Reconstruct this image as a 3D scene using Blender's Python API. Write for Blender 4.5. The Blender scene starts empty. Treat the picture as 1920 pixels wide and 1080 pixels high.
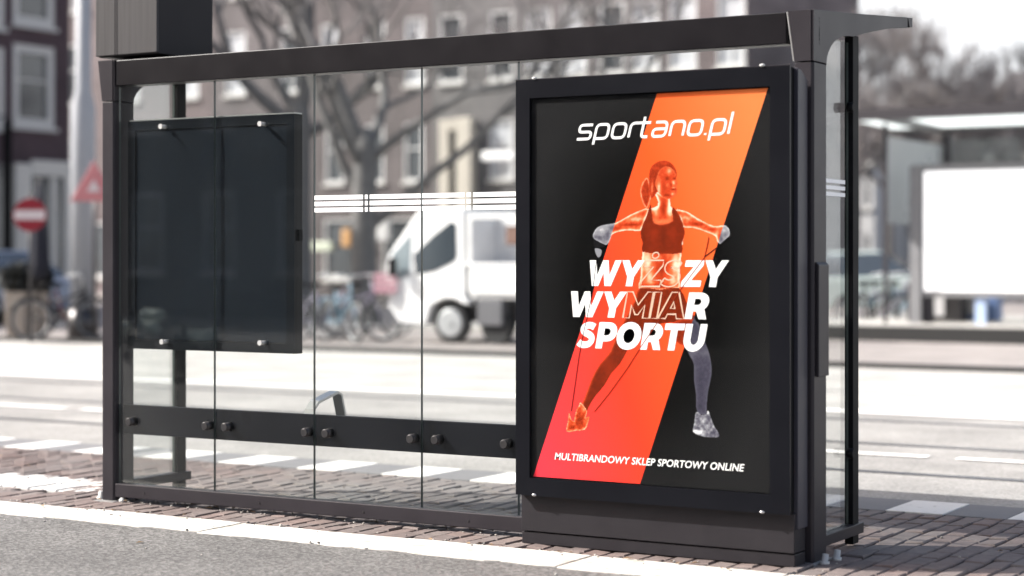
import bpy, bmesh, math, random
from mathutils import Vector, Matrix
random.seed(7)
R = math.radians
scn = bpy.context.scene
col = scn.collection

# ------------------------------------------------------------------ camera calibration
TH, CX, CY, CZ, HOR, FPX = .5357, 3.0372, -7.7238, 1.3539, 482.73, 3477.88
cT, sT = math.cos(TH), math.sin(TH)
def wall_pt(px, py, Y):
    """point of the plane Y = const (parallel to the shelter's back wall) measured from the photograph"""
    t = (px - 960) / FPX
    k = (Y - CY) / (sT * t + cT)
    return (CX + (cT * t - sT) * k, CZ - (py - HOR) / FPX * k)
def ground_at(px, depth):
    t = (px - 960) / FPX
    return (CX + (cT * t - sT) * depth, CY + (sT * t + cT) * depth)

# ------------------------------------------------------------------ materials
MATS = {}
def new_mat(name):
    m = bpy.data.materials.new(name); m.use_nodes = True
    nt = m.node_tree; b = nt.nodes['Principled BSDF']
    MATS[name] = m
    return m, nt, b
def N(nt, t, **kw):
    n = nt.nodes.new(t)
    for k, v in kw.items(): setattr(n, k, v)
    return n
def rgba(c): return (c[0], c[1], c[2], 1)
def mat(name, c, rough=.5, metal=0, var=.12, scale=6, bump=0, bscale=60, rvar=.08, spec=.5, coords='Object'):
    """plain surface with a little procedural wear: colour mottling, roughness mottling, fine bump"""
    m, nt, b = new_mat(name)
    tc = N(nt, 'ShaderNodeTexCoord')
    nz = N(nt, 'ShaderNodeTexNoise'); nz.inputs['Scale'].default_value = scale; nz.inputs['Detail'].default_value = 6
    nt.links.new(tc.outputs[coords], nz.inputs['Vector'])
    mx = N(nt, 'ShaderNodeMix', data_type='RGBA')
    mx.inputs[6].default_value = rgba([x * (1 - var) for x in c]); mx.inputs[7].default_value = rgba([min(1, x * (1 + var)) for x in c])
    nt.links.new(nz.outputs['Fac'], mx.inputs[0]); nt.links.new(mx.outputs[2], b.inputs['Base Color'])
    mr = N(nt, 'ShaderNodeMapRange'); mr.inputs[3].default_value = max(.02, rough - rvar); mr.inputs[4].default_value = min(1, rough + rvar)
    nt.links.new(nz.outputs['Fac'], mr.inputs[0]); nt.links.new(mr.outputs[0], b.inputs['Roughness'])
    b.inputs['Metallic'].default_value = metal
    b.inputs['Specular IOR Level'].default_value = spec
    if bump:
        n2 = N(nt, 'ShaderNodeTexNoise'); n2.inputs['Scale'].default_value = bscale; n2.inputs['Detail'].default_value = 5
        nt.links.new(tc.outputs[coords], n2.inputs['Vector'])
        bp = N(nt, 'ShaderNodeBump'); bp.inputs['Strength'].default_value = bump; bp.inputs['Distance'].default_value = .01
        nt.links.new(n2.outputs['Fac'], bp.inputs['Height']); nt.links.new(bp.outputs[0], b.inputs['Normal'])
    return m
def glass_mat(name, tint=(.93, .96, .95), refl=1.0, dirt=.03):
    m, nt, b = new_mat(name); nt.nodes.remove(b)
    out = nt.nodes['Material Output']
    tr = N(nt, 'ShaderNodeBsdfTransparent'); tr.inputs[0].default_value = rgba(tint)
    gl = N(nt, 'ShaderNodeBsdfGlossy'); gl.inputs['Roughness'].default_value = .015
    df = N(nt, 'ShaderNodeBsdfDiffuse'); df.inputs[0].default_value = (.55, .57, .56, 1)
    fr = N(nt, 'ShaderNodeFresnel'); fr.inputs['IOR'].default_value = 1.45
    ml = N(nt, 'ShaderNodeMath', operation='MULTIPLY'); ml.inputs[1].default_value = refl
    nt.links.new(fr.outputs[0], ml.inputs[0])
    m1 = N(nt, 'ShaderNodeMixShader'); nt.links.new(ml.outputs[0], m1.inputs[0])
    nt.links.new(tr.outputs[0], m1.inputs[1]); nt.links.new(gl.outputs[0], m1.inputs[2])
    tc = N(nt, 'ShaderNodeTexCoord'); nz = N(nt, 'ShaderNodeTexNoise'); nz.inputs['Scale'].default_value = 3; nz.inputs['Detail'].default_value = 6
    nt.links.new(tc.outputs['Object'], nz.inputs['Vector'])
    md = N(nt, 'ShaderNodeMath', operation='MULTIPLY'); md.inputs[1].default_value = dirt * 1.6
    nt.links.new(nz.outputs['Fac'], md.inputs[0])
    m2 = N(nt, 'ShaderNodeMixShader'); nt.links.new(md.outputs[0], m2.inputs[0])
    nt.links.new(m1.outputs[0], m2.inputs[1]); nt.links.new(df.outputs[0], m2.inputs[2])
    nt.links.new(m2.outputs[0], out.inputs[0])
    return m

# dark powder-coated metal with faint dust
paint = mat('shelter_paint', (.0084, .0074, .0090), rough=.36, var=.3, scale=5, bump=.04, bscale=240, spec=.12)
paint2 = mat('gable_paint', (.0275, .0245, .0285), rough=.4, var=.22, scale=5, bump=.04, bscale=240, spec=.14)
frame_paint = mat('case_paint', (.0052, .0056, .0080), rough=.34, var=.25, scale=4, spec=.12)
plinth_paint = mat('plinth_paint', (.0235, .0215, .0245), rough=.45, var=.22, scale=8, bump=.05, bscale=200, spec=.14)
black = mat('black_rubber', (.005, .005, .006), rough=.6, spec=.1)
silver = mat('bolt_steel', (.45, .45, .46), rough=.3, metal=.8)
dark_steel = mat('dark_steel', (.05, .048, .05), rough=.35, metal=.6)
white_cap = mat('white_cap', (.42, .42, .41), rough=.5, metal=.2)
glass = glass_mat('clear_glass', (.962, .976, .972), .32, .003)
case_glass = glass_mat('case_glass', (.985, .99, .99), .09, .0005)
glass_edge = mat('glass_edge', (.07, .085, .08), rough=.2)
white_vinyl = mat('white_vinyl', (.82, .82, .82), rough=.5, var=.03)
map_inside = mat('case_back_panel', (.0100, .0142, .0205), rough=.4, var=.3, scale=2, spec=.08)
bench_paint = mat('bench_paint', (.0065, .0074, .0110), rough=.3, var=.3, scale=3, spec=.05)
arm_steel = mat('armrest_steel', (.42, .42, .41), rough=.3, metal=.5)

# pylon cladding: brushed grey with fine vertical streaks
pylon_mat, nt, b = new_mat('pylon_cladding')
tc = N(nt, 'ShaderNodeTexCoord'); mp = N(nt, 'ShaderNodeMapping'); mp.inputs['Scale'].default_value = (30, 1, .6)
nz = N(nt, 'ShaderNodeTexNoise'); nz.inputs['Scale'].default_value = 1.6; nz.inputs['Detail'].default_value = 8
rp = N(nt, 'ShaderNodeValToRGB'); rp.color_ramp.elements[0].position = .3; rp.color_ramp.elements[1].position = .62
rp.color_ramp.elements[0].color = (.030, .028, .030, 1); rp.color_ramp.elements[1].color = (.043, .041, .043, 1)
nt.links.new(tc.outputs['Object'], mp.inputs[0]); nt.links.new(mp.outputs[0], nz.inputs['Vector'])
nt.links.new(nz.outputs['Fac'], rp.inputs[0]); nt.links.new(rp.outputs[0], b.inputs['Base Color'])
b.inputs['Roughness'].default_value = .55; b.inputs['Specular IOR Level'].default_value = .25
pylon_side = mat('pylon_side_dark', (.015, .0137, .0165), rough=.45, spec=.12)  # side housing and seams darker than the front cladding

# grounds
def asphalt_mat(name, c, speck=.5):
    m, nt, b = new_mat(name)
    tc = N(nt, 'ShaderNodeTexCoord')
    n1 = N(nt, 'ShaderNodeTexNoise'); n1.inputs['Scale'].default_value = 1.1; n1.inputs['Detail'].default_value = 6
    n2 = N(nt, 'ShaderNodeTexVoronoi'); n2.inputs['Scale'].default_value = 80
    n3 = N(nt, 'ShaderNodeTexNoise'); n3.inputs['Scale'].default_value = 45; n3.inputs['Detail'].default_value = 4
    for n in (n1, n2, n3): nt.links.new(tc.outputs['Object'], n.inputs['Vector'])
    r1 = N(nt, 'ShaderNodeValToRGB')
    r1.color_ramp.elements[0].color = rgba([x * .78 for x in c]); r1.color_ramp.elements[0].position = .3
    r1.color_ramp.elements[1].color = rgba([x * 1.2 for x in c]); r1.color_ramp.elements[1].position = .7
    nt.links.new(n1.outputs['Fac'], r1.inputs[0])
    r2 = N(nt, 'ShaderNodeValToRGB'); r2.color_ramp.interpolation = 'LINEAR'
    r2.color_ramp.elements[0].color = (1 - speck * .75,) * 3 + (1,); r2.color_ramp.elements[0].position = .15
    r2.color_ramp.elements[1].color = (1 + speck * .8,) * 3 + (1,); r2.color_ramp.elements[1].position = .95
    sp = N(nt, 'ShaderNodeSeparateColor'); nt.links.new(n2.outputs['Color'], sp.inputs[0])
    nt.links.new(sp.outputs[0], r2.inputs[0])
    mu = N(nt, 'ShaderNodeMix', data_type='RGBA', blend_type='MULTIPLY'); mu.inputs[0].default_value = 1
    nt.links.new(r1.outputs[0], mu.inputs[6]); nt.links.new(r2.outputs[0], mu.inputs[7])
    r3 = N(nt, 'ShaderNodeMapRange'); r3.inputs[1].default_value = .3; r3.inputs[2].default_value = .7; r3.inputs[3].default_value = .75; r3.inputs[4].default_value = 1.2
    nt.links.new(n3.outputs['Fac'], r3.inputs[0])
    mu2 = N(nt, 'ShaderNodeMix', data_type='RGBA', blend_type='MULTIPLY'); mu2.inputs[0].default_value = 1
    nt.links.new(mu.outputs[2], mu2.inputs[6]); nt.links.new(r3.outputs[0], mu2.inputs[7])
    nt.links.new(mu2.outputs[2], b.inputs['Base Color'])
    b.inputs['Roughness'].default_value = .9
    bp = N(nt, 'ShaderNodeBump'); bp.inputs['Strength'].default_value = .6; bp.inputs['Distance'].default_value = .004
    nt.links.new(n2.outputs['Distance'], bp.inputs['Height']); nt.links.new(bp.outputs[0], b.inputs['Normal'])
    return m
asphalt = asphalt_mat('worn_asphalt', (.097, .094, .091), .65)
track_conc = asphalt_mat('track_concrete', (.235, .228, .216), .2)
far_conc = asphalt_mat('platform_concrete', (.345, .335, .315), .14)
far_pave = asphalt_mat('far_paving', (.22, .20, .19), .1)
base_ground = asphalt_mat('ground_base', (.22, .21, .20), .1)
bed_mat = mat('sand_bed', (.022, .019, .018), rough=1, var=.3, scale=30)
rail_steel = mat('rail_steel', (.10, .10, .11), rough=.35, metal=.7)
groove = mat('rail_groove', (.02, .02, .02), rough=.9)

def worn_paint(name, c, under, wear=.42, scale=18):
    m, nt, b = new_mat(name)
    tc = N(nt, 'ShaderNodeTexCoord'); nz = N(nt, 'ShaderNodeTexNoise'); nz.inputs['Scale'].default_value = scale; nz.inputs['Detail'].default_value = 8; nz.inputs['Roughness'].default_value = .7
    nt.links.new(tc.outputs['Object'], nz.inputs['Vector'])
    rp = N(nt, 'ShaderNodeValToRGB'); rp.color_ramp.elements[0].position = wear - .06; rp.color_ramp.elements[1].position = wear + .06
    rp.color_ramp.elements[0].color = rgba(under); rp.color_ramp.elements[1].color = rgba(c)
    nt.links.new(nz.outputs['Fac'], rp.inputs[0]); nt.links.new(rp.outputs[0], b.inputs['Base Color'])
    b.inputs['Roughness'].default_value = .85
    bp = N(nt, 'ShaderNodeBump'); bp.inputs['Strength'].default_value = .3; bp.inputs['Distance'].default_value = .004
    nt.links.new(nz.outputs['Fac'], bp.inputs['Height']); nt.links.new(bp.outputs[0], b.inputs['Normal'])
    return m
kerb_white = worn_paint('kerb_white', (.47, .455, .42), (.29, .27, .235), .42, 7)
line_white = worn_paint('line_white', (.75, .74, .71), (.4, .39, .37), .33, 10)
block_white = worn_paint('block_white', (.56, .55, .53), (.36, .35, .33), .36, 14)
block_grey = mat('block_grey', (.13, .13, .135), rough=.85, var=.2, scale=8, bump=.2, bscale=90)

def brick_island_mat(name, cols, rough=.85):
    m, nt, b = new_mat(name)
    ge = N(nt, 'ShaderNodeNewGeometry'); rp = N(nt, 'ShaderNodeValToRGB'); rp.color_ramp.interpolation = 'LINEAR'
    els = rp.color_ramp.elements
    els[0].position = 0; els[0].color = rgba(cols[0]); els[1].position = 1; els[1].color = rgba(cols[-1])
    for i, c in enumerate(cols[1:-1], 1):
        e = els.new(i / (len(cols) - 1)); e.color = rgba(c)
    nt.links.new(ge.outputs['Random Per Island'], rp.inputs[0])
    tc = N(nt, 'ShaderNodeTexCoord'); nz = N(nt, 'ShaderNodeTexNoise'); nz.inputs['Scale'].default_value = 22; nz.inputs['Detail'].default_value = 8; nz.inputs['Roughness'].default_value = .65
    nt.links.new(tc.outputs['Object'], nz.inputs['Vector'])
    mr = N(nt, 'ShaderNodeMapRange'); mr.inputs[1].default_value = .3; mr.inputs[2].default_value = .7; mr.inputs[3].default_value = .62; mr.inputs[4].default_value = 1.3
    nt.links.new(nz.outputs['Fac'], mr.inputs[0])
    mu = N(nt, 'ShaderNodeMix', data_type='RGBA', blend_type='MULTIPLY'); mu.inputs[0].default_value = 1
    nt.links.new(rp.outputs[0], mu.inputs[6]); nt.links.new(mr.outputs[0], mu.inputs[7])
    n4 = N(nt, 'ShaderNodeTexNoise'); n4.inputs['Scale'].default_value = 1.5; n4.inputs['Detail'].default_value = 4
    nt.links.new(tc.outputs['Object'], n4.inputs['Vector'])
    m4 = N(nt, 'ShaderNodeMapRange'); m4.inputs[1].default_value = .35; m4.inputs[2].default_value = .7; m4.inputs[3].default_value = 0; m4.inputs[4].default_value = .45
    nt.links.new(n4.outputs['Fac'], m4.inputs[0])
    du = N(nt, 'ShaderNodeMix', data_type='RGBA'); du.inputs[7].default_value = (.155, .146, .140, 1)
    sx_ = N(nt, 'ShaderNodeSeparateXYZ'); nt.links.new(tc.outputs['Object'], sx_.inputs[0])
    ra = N(nt, 'ShaderNodeMapRange'); ra.inputs[1].default_value = -4.6; ra.inputs[2].default_value = -3.4; ra.inputs[4].default_value = .55; nt.links.new(sx_.outputs[0], ra.inputs[0])
    rb = N(nt, 'ShaderNodeMapRange'); rb.inputs[1].default_value = -.05; rb.inputs[2].default_value = -1.2; rb.inputs[3].default_value = .1; nt.links.new(sx_.outputs[0], rb.inputs[0])
    rc = N(nt, 'ShaderNodeMapRange'); rc.inputs[1].default_value = .0; rc.inputs[2].default_value = .5; nt.links.new(sx_.outputs[1], rc.inputs[0])
    mm = N(nt, 'ShaderNodeMath', operation='MULTIPLY'); nt.links.new(ra.outputs[0], mm.inputs[0]); nt.links.new(rb.outputs[0], mm.inputs[1])
    m3 = N(nt, 'ShaderNodeMath', operation='MULTIPLY'); nt.links.new(mm.outputs[0], m3.inputs[0]); nt.links.new(rc.outputs[0], m3.inputs[1])
    sm = N(nt, 'ShaderNodeMath', operation='ADD', use_clamp=True); nt.links.new(m3.outputs[0], sm.inputs[0]); nt.links.new(m4.outputs[0], sm.inputs[1])
    nt.links.new(sm.outputs[0], du.inputs[0]); nt.links.new(mu.outputs[2], du.inputs[6])
    nt.links.new(du.outputs[2], b.inputs['Base Color']); b.inputs['Roughness'].default_value = rough
    bp = N(nt, 'ShaderNodeBump'); bp.inputs['Strength'].default_value = .5; bp.inputs['Distance'].default_value = .005
    nt.links.new(nz.outputs['Fac'], bp.inputs['Height']); nt.links.new(bp.outputs[0], b.inputs['Normal'])
    return m
paver_mat = brick_island_mat('paver_brick', [(.084, .060, .056), (.112, .082, .075), (.138, .092, .081), (.098, .075, .071), (.156, .120, .108)])

def brick_wall_mat(name, c, scale=1):
    m, nt, b = new_mat(name)
    tc = N(nt, 'ShaderNodeTexCoord'); mp = N(nt, 'ShaderNodeMapping'); mp.inputs['Rotation'].default_value = (R(90), 0, 0)
    bt = N(nt, 'ShaderNodeTexBrick'); bt.inputs['Scale'].default_value = 1; bt.inputs['Brick Width'].default_value = .24; bt.inputs['Row Height'].default_value = .07; bt.inputs['Mortar Size'].default_value = .006
    bt.inputs['Color1'].default_value = rgba([x * .85 for x in c]); bt.inputs['Color2'].default_value = rgba([x * 1.18 for x in c]); bt.inputs['Mortar'].default_value = rgba([x * 1.5 for x in c])
    nt.links.new(tc.outputs['Object'], mp.inputs[0]); nt.links.new(mp.outputs[0], bt.inputs['Vector'])
    nz = N(nt, 'ShaderNodeTexNoise'); nz.inputs['Scale'].default_value = .6; nz.inputs['Detail'].default_value = 5
    nt.links.new(tc.outputs['Object'], nz.inputs['Vector'])
    mr = N(nt, 'ShaderNodeMapRange'); mr.inputs[1].default_value = .3; mr.inputs[2].default_value = .7; mr.inputs[3].default_value = .75; mr.inputs[4].default_value = 1.25
    nt.links.new(nz.outputs['Fac'], mr.inputs[0])
    mu = N(nt, 'ShaderNodeMix', data_type='RGBA', blend_type='MULTIPLY'); mu.inputs[0].default_value = 1
    nt.links.new(bt.outputs[0], mu.inputs[6]); nt.links.new(mr.outputs[0], mu.inputs[7])
    nt.links.new(mu.outputs[2], b.inputs['Base Color']); b.inputs['Roughness'].default_value = .9
    return m
br_purple = brick_wall_mat('purple_brick', (.055, .036, .042))
br_dark = brick_wall_mat('dark_brick', (.03, .025, .027))
br_brown = brick_wall_mat('brown_brick', (.086, .075, .076))
br_mauve = brick_wall_mat('mauve_brick', (.100, .090, .092))
br_grey = brick_wall_mat('grey_brick', (.100, .096, .097))
br_rose = brick_wall_mat('rose_brick', (.115, .094, .095))
render_cream = mat('cream_render', (.42, .39, .34), rough=.85, scale=2)
render_pale = mat('pale_render', (.45, .45, .45), rough=.85, scale=2)
win_white = mat('window_white', (.55, .55, .55), rough=.5)
win_grey = mat('window_grey', (.34, .35, .37), rough=.5)
pane_mat = mat('window_pane', (.05, .055, .06), rough=.06, var=.5, scale=1.2, spec=.8)
curtain_pane = mat('net_curtain_pane', (.45, .46, .48), rough=.2, var=.35, scale=1.5)
roof_tile = mat('roof_tile', (.055, .05, .052), rough=.8)
stone = mat('pale_stone', (.5, .49, .47), rough=.8)
bark = mat('tree_bark', (.125, .120, .117), rough=.95, var=.4, scale=8)
twig_mat = mat('twig_bark', (.19, .175, .175), rough=.95, var=.3)
pale_pole = mat('pale_grey_pole', (.25, .262, .285), rough=.55)
pink_red = mat('sign_red', (.20, .003, .014), rough=.45)
pale_red = mat('pale_sign_red', (.42, .16, .17), rough=.45)  # red paled to pink, overexposure put into the colour
sign_white = mat('sign_white', (.50, .44, .45), rough=.4)
navy = mat('navy_cloth', (.012, .013, .022), rough=.9)
planter_beige = mat('planter_beige', (.34, .29, .24), rough=.8)
leaf_dark = mat('dark_leaves', (.022, .024, .022), rough=.7, var=.5, scale=9)
truck_white = mat('truck_white', (.80, .80, .80), rough=.35, var=.03, scale=2)
truck_grey = mat('truck_grey', (.40, .40, .41), rough=.5)
tyre = mat('tyre_rubber', (.018, .018, .019), rough=.85)
rim_mat = mat('rim_steel', (.42, .43, .44), rough=.4, metal=.4)
car_glass = mat('car_glass', (.035, .045, .055), rough=.05, spec=.8)
car_green = mat('pale_green_paint', (.36, .42, .40), rough=.3, var=.04)
car_blue = mat('blue_grey_paint', (.22, .25, .31), rough=.3, var=.04)
lamp_lens = mat('lamp_lens', (.75, .76, .76), rough=.15)
pink = mat('pink_plastic', (.62, .35, .40), rough=.6)
bike_paints = [mat('bike_blue', (.11, .21, .28), rough=.4), mat('bike_black', (.02, .02, .022), rough=.4), mat('bike_lilac', (.25, .24, .30), rough=.4), mat('bike_red', (.28, .07, .06), rough=.4)]
mint_glass, nt, b = new_mat('frosted_roof_glass'); nt.nodes.remove(b)
tl = N(nt, 'ShaderNodeBsdfTranslucent'); tl.inputs[0].default_value = (.70, .77, .76, 1); dfm = N(nt, 'ShaderNodeBsdfDiffuse'); dfm.inputs[0].default_value = (.6, .66, .65, 1)
mxs = N(nt, 'ShaderNodeMixShader'); mxs.inputs[0].default_value = .35; nt.links.new(tl.outputs[0], mxs.inputs[1]); nt.links.new(dfm.outputs[0], mxs.inputs[2]); nt.links.new(mxs.outputs[0], nt.nodes['Material Output'].inputs[0])
shelter_grey = mat('far_shelter_grey', (.040, .037, .041), rough=.5, spec=.2)
lightbox_white = mat('white_panel', (.86, .86, .86), rough=.4, var=.02)
glow_white = mat('glowing_panel', (.86, .86, .86), rough=.4, var=.02); glow_white.node_tree.nodes['Principled BSDF'].inputs['Emission Color'].default_value = (1, 1, 1, 1); glow_white.node_tree.nodes['Principled BSDF'].inputs['Emission Strength'].default_value = .3  # weak emission added to make the far billboard whiter
blue_panel = mat('blue_panel', (.10, .16, .32), rough=.5)
pale_blue = mat('pale_blue_steel', (.36, .45, .62), rough=.5)

# ------------------------------------------------------------------ mesh helpers
class MB:
    def __init__(s): s.bm = bmesh.new(); s.cur = 0
    def face(s, pts, mi=None):
        vs = [s.bm.verts.new(p) for p in pts]
        f = s.bm.faces.new(vs); f.material_index = s.cur if mi is None else mi
        return f
    def box(s, x0, x1, y0, y1, z0, z1, mi=None, side=None):
        p = [(x0, y0, z0), (x1, y0, z0), (x1, y1, z0), (x0, y1, z0), (x0, y0, z1), (x1, y0, z1), (x1, y1, z1), (x0, y1, z1)]
        v = [s.bm.verts.new(q) for q in p]
        for k, idx in enumerate(((0, 3, 2, 1), (4, 5, 6, 7), (0, 1, 5, 4), (2, 3, 7, 6), (1, 2, 6, 5), (3, 0, 4, 7))):
            f = s.bm.faces.new([v[i] for i in idx])
            f.material_index = (s.cur if mi is None else mi) if (side is None or k in (2, 3)) else side
        return s
    def hexa(s, p, mi=None):
        v = [s.bm.verts.new(q) for q in p]
        for idx in ((0, 3, 2, 1), (4, 5, 6, 7), (0, 1, 5, 4), (2, 3, 7, 6), (1, 2, 6, 5), (3, 0, 4, 7)):
            f = s.bm.faces.new([v[i] for i in idx]); f.material_index = s.cur if mi is None else mi
        return s
    def prism(s, poly, axis, a, b, mi=None):
        """poly in the two other axes (in order), extruded from a to b along axis"""
        def P(u, v, w):
            return {'x': (w, u, v), 'y': (u, w, v), 'z': (u, v, w)}[axis]
        A = [s.bm.verts.new(P(u, v, a)) for u, v in poly]; B = [s.bm.verts.new(P(u, v, b)) for u, v in poly]
        m = s.cur if mi is None else mi
        fs = [s.bm.faces.new(A), s.bm.faces.new(B[::-1])]
        n = len(poly)
        for i in range(n):
            fs.append(s.bm.faces.new((A[i], A[(i + 1) % n], B[(i + 1) % n], B[i])))
        for f in fs: f.material_index = m
        return s
    def tube(s, pts, rad, n=8, mi=None, caps=True):
        pts = [Vector(p) for p in pts]
        if not hasattr(rad, '__len__'): rad = [rad] * len(pts)
        rings = []; up0 = None
        for i, p in enumerate(pts):
            d = (pts[min(i + 1, len(pts) - 1)] - pts[max(i - 1, 0)]).normalized()
            if up0 is None:
                up0 = Vector((0, 0, 1)) if abs(d.z) < .9 else Vector((1, 0, 0))
            a = d.cross(up0).normalized(); bb = d.cross(a).normalized(); up0 = a.cross(d) if a.length else up0
            rings.append([s.bm.verts.new(p + (a * math.cos(2 * math.pi * k / n) + bb * math.sin(2 * math.pi * k / n)) * rad[i]) for k in range(n)])
        m = s.cur if mi is None else mi
        for i in range(len(rings) - 1):
            for k in range(n):
                f = s.bm.faces.new((rings[i][k], rings[i][(k + 1) % n], rings[i + 1][(k + 1) % n], rings[i + 1][k])); f.material_index = m; f.smooth = True
        if caps:
            f = s.bm.faces.new(rings[0][::-1]); f.material_index = m
            f = s.bm.faces.new(rings[-1]); f.material_index = m
        return s
    def torus(s, c, Rr, r, axis='y', n=24, k=8, mi=None):
        m = s.cur if mi is None else mi; g = []
        for i in range(n):
            a = 2 * math.pi * i / n; row = []
            for j in range(k):
                q = 2 * math.pi * j / k; rr = Rr + r * math.cos(q); w = r * math.sin(q)
                u, v = rr * math.cos(a), rr * math.sin(a)
                p = {'y': (u, w, v), 'x': (w, u, v), 'z': (u, v, w)}[axis]
                row.append(s.bm.verts.new((c[0] + p[0], c[1] + p[1], c[2] + p[2])))
            g.append(row)
        for i in range(n):
            for j in range(k):
                f = s.bm.faces.new((g[i][j], g[(i + 1) % n][j], g[(i + 1) % n][(j + 1) % k], g[i][(j + 1) % k])); f.material_index = m; f.smooth = True
        return s
    def ball(s, c, r, mi=None, sub=2, jitter=0):
        t = bmesh.new(); bmesh.ops.create_icosphere(t, subdivisions=sub, radius=1)
        if not hasattr(r, '__len__'): r = (r, r, r)
        mp = {}
        for v in t.verts:
            q = 1 + random.uniform(-jitter, jitter)
            mp[v] = s.bm.verts.new((c[0] + v.co.x * r[0] * q, c[1] + v.co.y * r[1] * q, c[2] + v.co.z * r[2] * q))
        for f in t.faces:
            g = s.bm.faces.new([mp[v] for v in f.verts]); g.material_index = s.cur if mi is None else mi; g.smooth = True
        t.free(); return s
    def build(s, name, mats, parent=None, bevel=0, world=True, normals=True, seg=2):
        if normals: bmesh.ops.recalc_face_normals(s.bm, faces=s.bm.faces)
        me = bpy.data.meshes.new(name); s.bm.to_mesh(me); s.bm.free()
        for m in (mats if isinstance(mats, (list, tuple)) else [mats]): me.materials.append(m)
        o = bpy.data.objects.new(name, me); col.objects.link(o)
        if parent is not None:
            o.parent = parent
            if world: o.location = -root_loc(parent)
        if bevel:
            bv = o.modifiers.new('edge', 'BEVEL'); bv.width = bevel; bv.segments = seg; bv.limit_method = 'ANGLE'; bv.angle_limit = R(35); bv.harden_normals = False
        return o
def root_loc(o):
    v = Vector(o.location); p = o.parent
    while p is not None: v += Vector(p.location); p = p.parent
    return v
def tag(o, label, cat, group=None, kind=None):
    o['label'] = label; o['category'] = cat
    if group: o['group'] = group
    if kind: o['kind'] = kind
    return o
def thing(name, label, cat, loc=(0, 0, 0), rz=0, group=None):
    o = bpy.data.objects.new(name, None); col.objects.link(o)
    o.empty_display_size = .2; o.location = loc; o.rotation_euler = (0, 0, rz)
    return tag(o, label, cat, group)
def copy_tree(o, parent=None):
    c = o.copy(); col.objects.link(c); c.parent = parent
    for ch in list(o.children): copy_tree(ch, c)
    return c
def sheet(name, x0, x1, y0, y1, z, m, label, cat):
    b = MB(); b.face([(x0, y0, z), (x1, y0, z), (x1, y1, z), (x0, y1, z)])
    return tag(b.build(name, m), label, cat, kind='structure')

# ================================================================== GROUND
sheet('ground', -500, 500, -300, 700, -.05, base_ground, 'pale grey ground reaching the horizon beyond the street', 'ground')
sheet('cycle_path', -40, 25, -14, -.66, .003, asphalt, 'worn grey asphalt in front of the pale kerb', 'road')
sheet('brick_bed', -30, 14, -.35, 2.0, -.016, bed_mat, 'dark sand bed under the brick paving', 'ground')
sheet('tramway', -80, 60, 2.30, 14.2, -.008, track_conc, 'pale concrete tramway behind the shelter with rails and white lines', 'road')
sheet('track_slab', -80, 60, 8.1, 14.1, -.003, far_conc, 'bright concrete slab between the far tram rails', 'road')
sheet('far_pavement', -80, 60, 14.2, 60, -.012, far_pave, 'greyish far pavement where the bicycles are parked', 'pavement')

# kerb of long pale stones, butted end to end
b = MB(); x = -16.0
while x < 9:
    w = random.uniform(.92, 1.12); dz = random.uniform(-.003, .003)
    x1_ = x + w - .009; nj = 14
    fr_ = [(x + (x1_ - x) * k / nj, -.685 + random.gauss(0, .006) + .010 * math.sin(x * 3 + k * .6)) for k in range(nj + 1)]
    bk_ = [(x1_ - (x1_ - x) * k / 6, -.335 + random.uniform(-.007, .007)) for k in range(7)]
    b.prism(fr_ + bk_, 'z', -.1, .008 + dz); x += w
tag(b.build('kerb', kerb_white, bevel=.004), 'worn cream-white kerb stones between brick paving and asphalt', 'kerb', kind='structure')

# brick paving: each brick modelled
b = MB()
rowh, bl, j = .105, .21, .0075
ncol = int(18.2 / rowh)
for r_ in range(ncol):
    cx0 = -13 + r_ * rowh + random.uniform(-.002, .002)
    y = -.327 - (r_ % 2) * bl / 2
    while y < 1.81:
        ya_, yb_ = max(y, -.327), min(y + bl, 1.817); y += bl + random.uniform(-.002, .002)
        if yb_ - ya_ < .03: continue
        if not (-6.4 < cx0 + .05 < -4.72 - .5 * (ya_ - .15) and .12 < (ya_ + yb_) / 2 < .70):
            z = random.uniform(-.004, .004); t1, t2 = random.uniform(-.003, .003), random.uniform(-.002, .002)
            x0, x1, ya, yb = cx0 + j / 2 + random.uniform(0, .003), cx0 + rowh - j / 2 - random.uniform(0, .003), ya_ + j / 2, yb_ - j / 2
            mi = 0
            e = .006
            bot = [(x0, ya, -.05), (x1, ya, -.05), (x1, yb, -.05), (x0, yb, -.05)]
            mid = [(x0, ya, z - e - t1 - t2), (x1, ya, z - e + t1 - t2), (x1, yb, z - e + t1 + t2), (x0, yb, z - e - t1 + t2)]
            top = [(x0 + e, ya + e, z - t1 - t2), (x1 - e, ya + e, z + t1 - t2), (x1 - e, yb - e, z + t1 + t2), (x0 + e, yb - e, z - t1 + t2)]
            vb = [b.bm.verts.new(p) for p in bot]; vm = [b.bm.verts.new(p) for p in mid]; vt = [b.bm.verts.new(p) for p in top]
            for A, B in ((vb, vm), (vm, vt)):
                for i in range(4):
                    f = b.bm.faces.new((A[i], A[(i + 1) % 4], B[(i + 1) % 4], B[i])); f.material_index = mi
            f = b.bm.faces.new(vt); f.material_index = mi
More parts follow.
